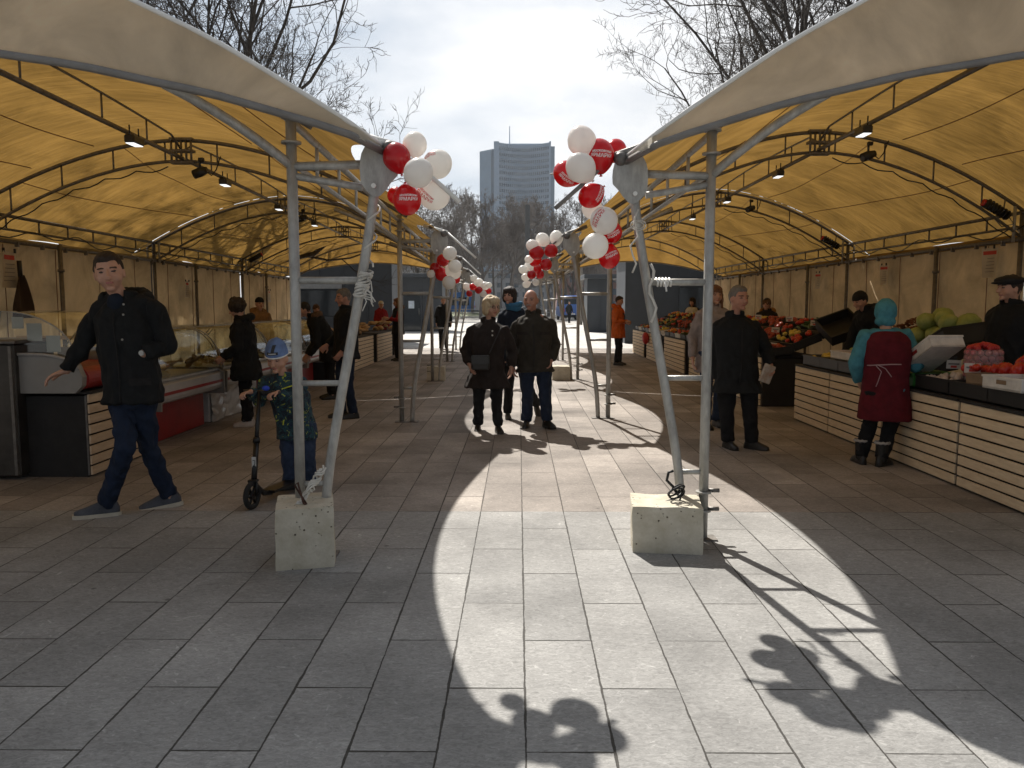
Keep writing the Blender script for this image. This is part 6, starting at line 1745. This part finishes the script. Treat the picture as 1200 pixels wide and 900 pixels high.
J = joints(10.5, dict(head=(597, 347, -.05), neck=(602, 361, 0), shR=(588, 371, 0), shL=(617, 370, 0), elR=(583, 395, .02), wrR=(588, 415, -.05), elL=(622, 395, .05), wrL=(618, 415, 0),
                      hipR=(597, 418, 0), hipL=(612, 418, 0), knR=(596, 452, -.02), knL=(617, 450, .05), anR=(595, 484, 0), anL=(629, 474, .35)), .93, .1, -.35, .02, toeL=V((.2, -1, -.5)))
r = person('dark-haired woman in navy with a blue scarf walking behind the couple', J, dict(top=C_navy, legs=C_trou, shoes=S_blk, hair=('bob', H_dark), hem=(.12, .19, .14), bulk=1.02), fine=.006, cloth_v=.011, female=True, seed=31)
mb = MB(); c = J['neck'] - r['off']
for k in range(3): mb.tube([c + V(((.075 + .008 * k) * math.cos(a), (.07 + .012 * k) * math.sin(a) - .015, -.01 + .03 * k + .012 * math.sin(a * 2 + k))) for a in [2 * PI * i / 18 for i in range(19)]], .028, n=8, cap=False)
mb.build('scarf', C_scarf, r['root'])

# 4 right side
J = joints(8.3, dict(head=(866, 350, -.05), neck=(861, 370, 0), shR=(842, 384, .05), shL=(884, 384, -.02), elR=(836, 414, .08), wrR=(842, 444, .02), elL=(898, 410, 0), wrL=(903, 428, -.10),
                     hipR=(851, 448, 0), hipL=(877, 448, 0), knR=(852, 487, -.02), knL=(879, 486, -.04), anR=(853, 519, .03), anL=(881, 518, -.02)), .99, .05, .38, .05, toeR=V((.25, -1, 0)), toeL=V((.75, -.75, 0)))
r = person('heavy grey-haired man all in black beside the front right tent pole', J, dict(top=C_blk, legs=C_trou, shoes=S_blk, hair=('short', H_grey), hem=(.10, .225, .18), bulk=1.18, belly=1.15, legw=1.12, armw=1.12, headscale=1.08),
           fine=.005, cloth_v=.009, skin=M_skin2, seed=41, handcurl=(.4, .8))
off = r['off']; jk = r['jacket']; bv = bvh_of(jk); d = -r['front']
line_on(jk, bv, [J['neck'] + V((.03, 0, -.12)) - off, J['neck'] + V((.03, 0, -.4)) - off, J['neck'] + V((.02, 0, -.7)) - off], d, .006, C_blk2, 'zip_placket')
q = P(899, 438, 8.12); o = MB().box((0, 0, 0), (.13, .03, .19), R=Matrix.Rotation(.35, 3, 'Y') @ Matrix.Rotation(.3, 3, 'Z'), bevel=.008).build('rolled_paper', mat('printed_paper', (.45, .42, .38), color2=(.3, .18, .1), scale=14)); o.location = q
tag(o, 'folded printed paper held by the man in black', 'paper')
person('woman with long auburn hair in a dusty lilac coat, half hidden by a pole', stand((2.36, 9.75, 0), 1.72, .15, stride=.08, armR=((-.25, .06, 1.14), (-.27, -.02, .88))),
       dict(top=C_lilac, legs=C_jean2, shoes=S_blk, hair=('long', H_brown), hem=(.22, .215, .16), bulk=1.05), fine=.007, cloth_v=.011, female=True, seed=43)
J = joints(7.45, dict(head=(1038, 366, .05), neck=(1038, 388, 0), shL=(1015, 394, 0), shR=(1061, 394, .02), elL=(1003, 425, .02), wrL=(1006, 445, .16), elR=(1073, 428, .0), wrR=(1078, 425, .22),
                      hipL=(1024, 462, 0), hipR=(1051, 462, .02), knL=(1019, 498, .04), knR=(1043, 502, .0), anL=(1009, 533, .06), anR=(1033, 541, -.06)), .93, 2.75, 2.75, .05, toeL=V((.0, 1, 0)), toeR=V((.75, .6, 0)))
r = person('woman in turquoise hooded jacket and maroon apron, seen from behind at right', J, dict(top=C_turq, legs=C_trou, shoes=S_blk, boots=True, fur=F_white, hat=('hoodup', C_turq), hem=(.10, .20, .15), bulk=1.12, armw=1.18, legw=1.05, over=(C_mar, .40), collar=False),
           fine=.006, cloth_v=.009, female=True, seed=51, handcurl=(.6, .6))
off = r['off']; ap = r['over']; bv = bvh_of(ap); d = V((0, 1, 0))
wy = 429; M_tie = mat('pale_tie', (.42, .30, .32))
line_on(ap, bv, [P(1027, wy + 1, 7.2) - off, P(1036, wy, 7.2) - off, P(1050, wy - 1, 7.2) - off, P(1062, wy - 1, 7.2) - off], d, .005, M_tie, 'apron_tie')
line_on(ap, bv, [P(1034, wy, 7.2) - off, P(1040, wy + 8, 7.2) - off, P(1035, 455, 7.2) - off], d, .004, M_tie, 'apron_tie')
line_on(ap, bv, [P(1036, wy, 7.2) - off, P(1044, wy + 4, 7.2) - off, P(1051, 443, 7.2) - off], d, .004, M_tie, 'apron_tie')
person('vendor in a black flat cap and dark coat at the right picture edge', stand((4.50, 7.42, 0), 1.76, -1.25, headyaw=-.3), dict(top=C_blk, legs=C_trou, shoes=S_blk, hair=('short', H_dark), hat=('cap', C_blk2), hem=(.12, .2, .15), bulk=1.08), fine=.006, cloth_v=.010, seed=61)
person('stooping vendor in black beret and black coat bent over the right fruit crates', stand((4.95, 11.0, 0), 1.78, -1.25, bend=.55, armR=((-.25, -.25, 1.1), (-.2, -.5, 1.0)), armL=((.25, -.2, 1.1), (.2, -.5, 1.05)), headpitch=.35), dict(top=C_blk, legs=C_trou, shoes=S_blk, hair=('short', H_black), hat=('beanie', C_blk2), hood=True, hem=(.12, .2, .15), bulk=1.22), fine=.008, cloth_v=.012, seed=63)
person('seller in brown fur hat and ochre scarf behind the far green apples', stand((4.85, 15.8, 0), 1.62, -.6), dict(top=C_blk2, legs=C_trou, shoes=S_blk, hat=('kerchief', F_brown), hair=('short', H_dark), hood=True, hoodm=cloth('ochre_scarf', (.30, .14, .03)), hem=(.12, .2, .15)), fine=.010, cloth_v=.014, female=True, seed=65)
person('seller with dark hair and white apron behind the far right fruit stall', stand((4.9, 22.8, 0), 1.68, -.6), dict(top=C_blk2, legs=C_trou, shoes=S_blk, hair=('bob', H_dark), over=(C_white, .3), hem=(.12, .2, .15)), fine=.012, cloth_v=.016, female=True, seed=67)
g_ = G(724, 428)
J = stand((g_.x, g_.y, 0), 1.70, 1.1, armR=((-.23, -.02, 1.14), (-.12, -.22, 1.12)), armL=((.23, .02, 1.14), (.1, -.22, 1.1)), headpitch=.25)
person('shopper in a bright orange jacket at the far end of the right stalls', J, dict(top=C_orange, legs=C_trou, shoes=S_blk, hair=('short', H_dark), hood=True, hem=(.22, .2, .155), bulk=1.1), fine=.010, cloth_v=.013, seed=69)
t = thing('shoulder_bag', 'black shoulder bag on the back of the orange-jacketed shopper', 'bag', (g_.x, g_.y, 0)); mb = MB(); mb.box((-.21, .10, 1.10), (.13, .26, .34), bevel=.04); mb.build('bag_body', S_blk, t)
mb = MB(); mb.tube([(-.2, .05, 1.26), (-.05, -.03, 1.45), (.14, -.1, 1.25), (.12, -.18, 1.05)], .015, n=5); mb.build('strap', S_blk, t)
# 5 left side
person('woman with dark curly hair in a black puffy coat stooping over the display case', (lambda J: J)(stand((G(291, 499).x, G(291, 499).y, 0), 1.56, -1.35, bend=.12, armR=((-.2, -.08, 1.12), (-.14, -.28, 1.02)), armL=((.2, -.06, 1.12), (.12, -.28, 1.0)), headpitch=.42)),
       dict(top=C_blk, legs=C_trou, shoes=S_white, hair=('curly', H_dark), hood=True, hem=(.26, .215, .17), bulk=1.2, armw=1.2), fine=.006, cloth_v=.009, female=True, fold=.011, seed=71)
person('vendor in black beanie and tan hood behind the left display cases', stand((-4.78, 14.8, 0), 1.62, .7), dict(top=cloth('tan_cloth', (.22, .12, .05)), legs=C_trou, shoes=S_blk, hat=('beanie', C_blk), hood=True, hem=(.12, .2, .15)), fine=.009, cloth_v=.013, seed=73)
person('shopper in black bending low over the farthest left display case', stand((G(388, 468).x, 12.7, 0), 1.66, -1.2, bend=.62, armR=((-.22, -.2, 1.08), (-.15, -.42, 1.0)), armL=((.22, -.2, 1.08), (.15, -.42, 1.0)), headpitch=.3), dict(top=C_blk, legs=C_trou, shoes=S_blk, hair=('short', H_black), hood=True, hoodm=F_brown, hem=(.28, .21, .16), bulk=1.15), fine=.008, cloth_v=.012, female=True, seed=75)
person('grey-haired man in black jacket and jeans seen in profile left of the slanted tent leg', stand((G(407, 490).x, G(407, 490).y, 0), 1.70, -1.05, headpitch=.15, stride=.05, armR=((-.22, -.02, 1.14), (-.18, -.2, 1.0)), armL=((.23, .02, 1.14), (.2, -.12, .93))), dict(top=C_blk, legs=C_jean, shoes=S_blk, hair=('short', H_grey), hem=(.10, .21, .16), bulk=1.12), fine=.006, cloth_v=.009, skin=M_skin2, seed=77)
person('seller in tan fur hood bending behind the far left stalls', stand((-4.62, 18.2, 0), 1.52, .5, bend=.2), dict(top=C_blk2, legs=C_trou, shoes=S_blk, hat=('kerchief', F_brown), hem=(.12, .2, .15)), fine=.012, cloth_v=.016, seed=79)
person('seller in white cap and red vest behind the far left bread stall', stand((-4.15, 24.2, 0), 1.60, .6, armR=((-.22, -.05, 1.15), (-.1, -.25, 1.1))), dict(top=C_red, legs=C_trou, shoes=S_blk, hat=('beanie', C_white), hem=(.12, .2, .15)), fine=.012, cloth_v=.016, seed=81)
person('shopper with fur hood and red sleeves at the far left bread stall', stand((G(467, 423).x, G(467, 423).y, 0), 1.66, -1.1, armR=((-.22, -.1, 1.16), (-.15, -.32, 1.18)), armL=((.22, -.1, 1.16), (.15, -.32, 1.2))), dict(top=C_red, legs=C_trou, shoes=S_blk, hair=('long', H_brown), hood=True, hoodm=F_brown, over=(C_blk, .3), hem=(.1, .19, .14)), fine=.010, cloth_v=.014, female=True, seed=83)
person('lone man in dark clothes standing in the light beyond the left tents', stand((G(520, 411).x, G(520, 411).y, 0), 1.74, .25, stride=.06), dict(top=C_blk, legs=C_trou, shoes=S_blk, hair=('short', H_dark), hem=(.14, .22, .16), bulk=1.15), fine=.010, cloth_v=.014, seed=85)
person('distant pedestrian in black walking before the blue van', stand((P(667, 360, 66).x, 66, 0), 1.75, .3, stride=.2), dict(top=C_blk, legs=C_trou, shoes=S_blk, hair=('short', H_dark), hem=(.14, .22, .16)), fine=.02, cloth_v=.02, seed=87)
person('distant pedestrian in black right of the blue van', stand((P(687, 360, 70).x, 70, 0), 1.75, -.4, stride=.2), dict(top=C_blk2, legs=C_trou, shoes=S_blk, hair=('short', H_dark), hem=(.2, .22, .16), bulk=1.2), fine=.02, cloth_v=.02, seed=89)
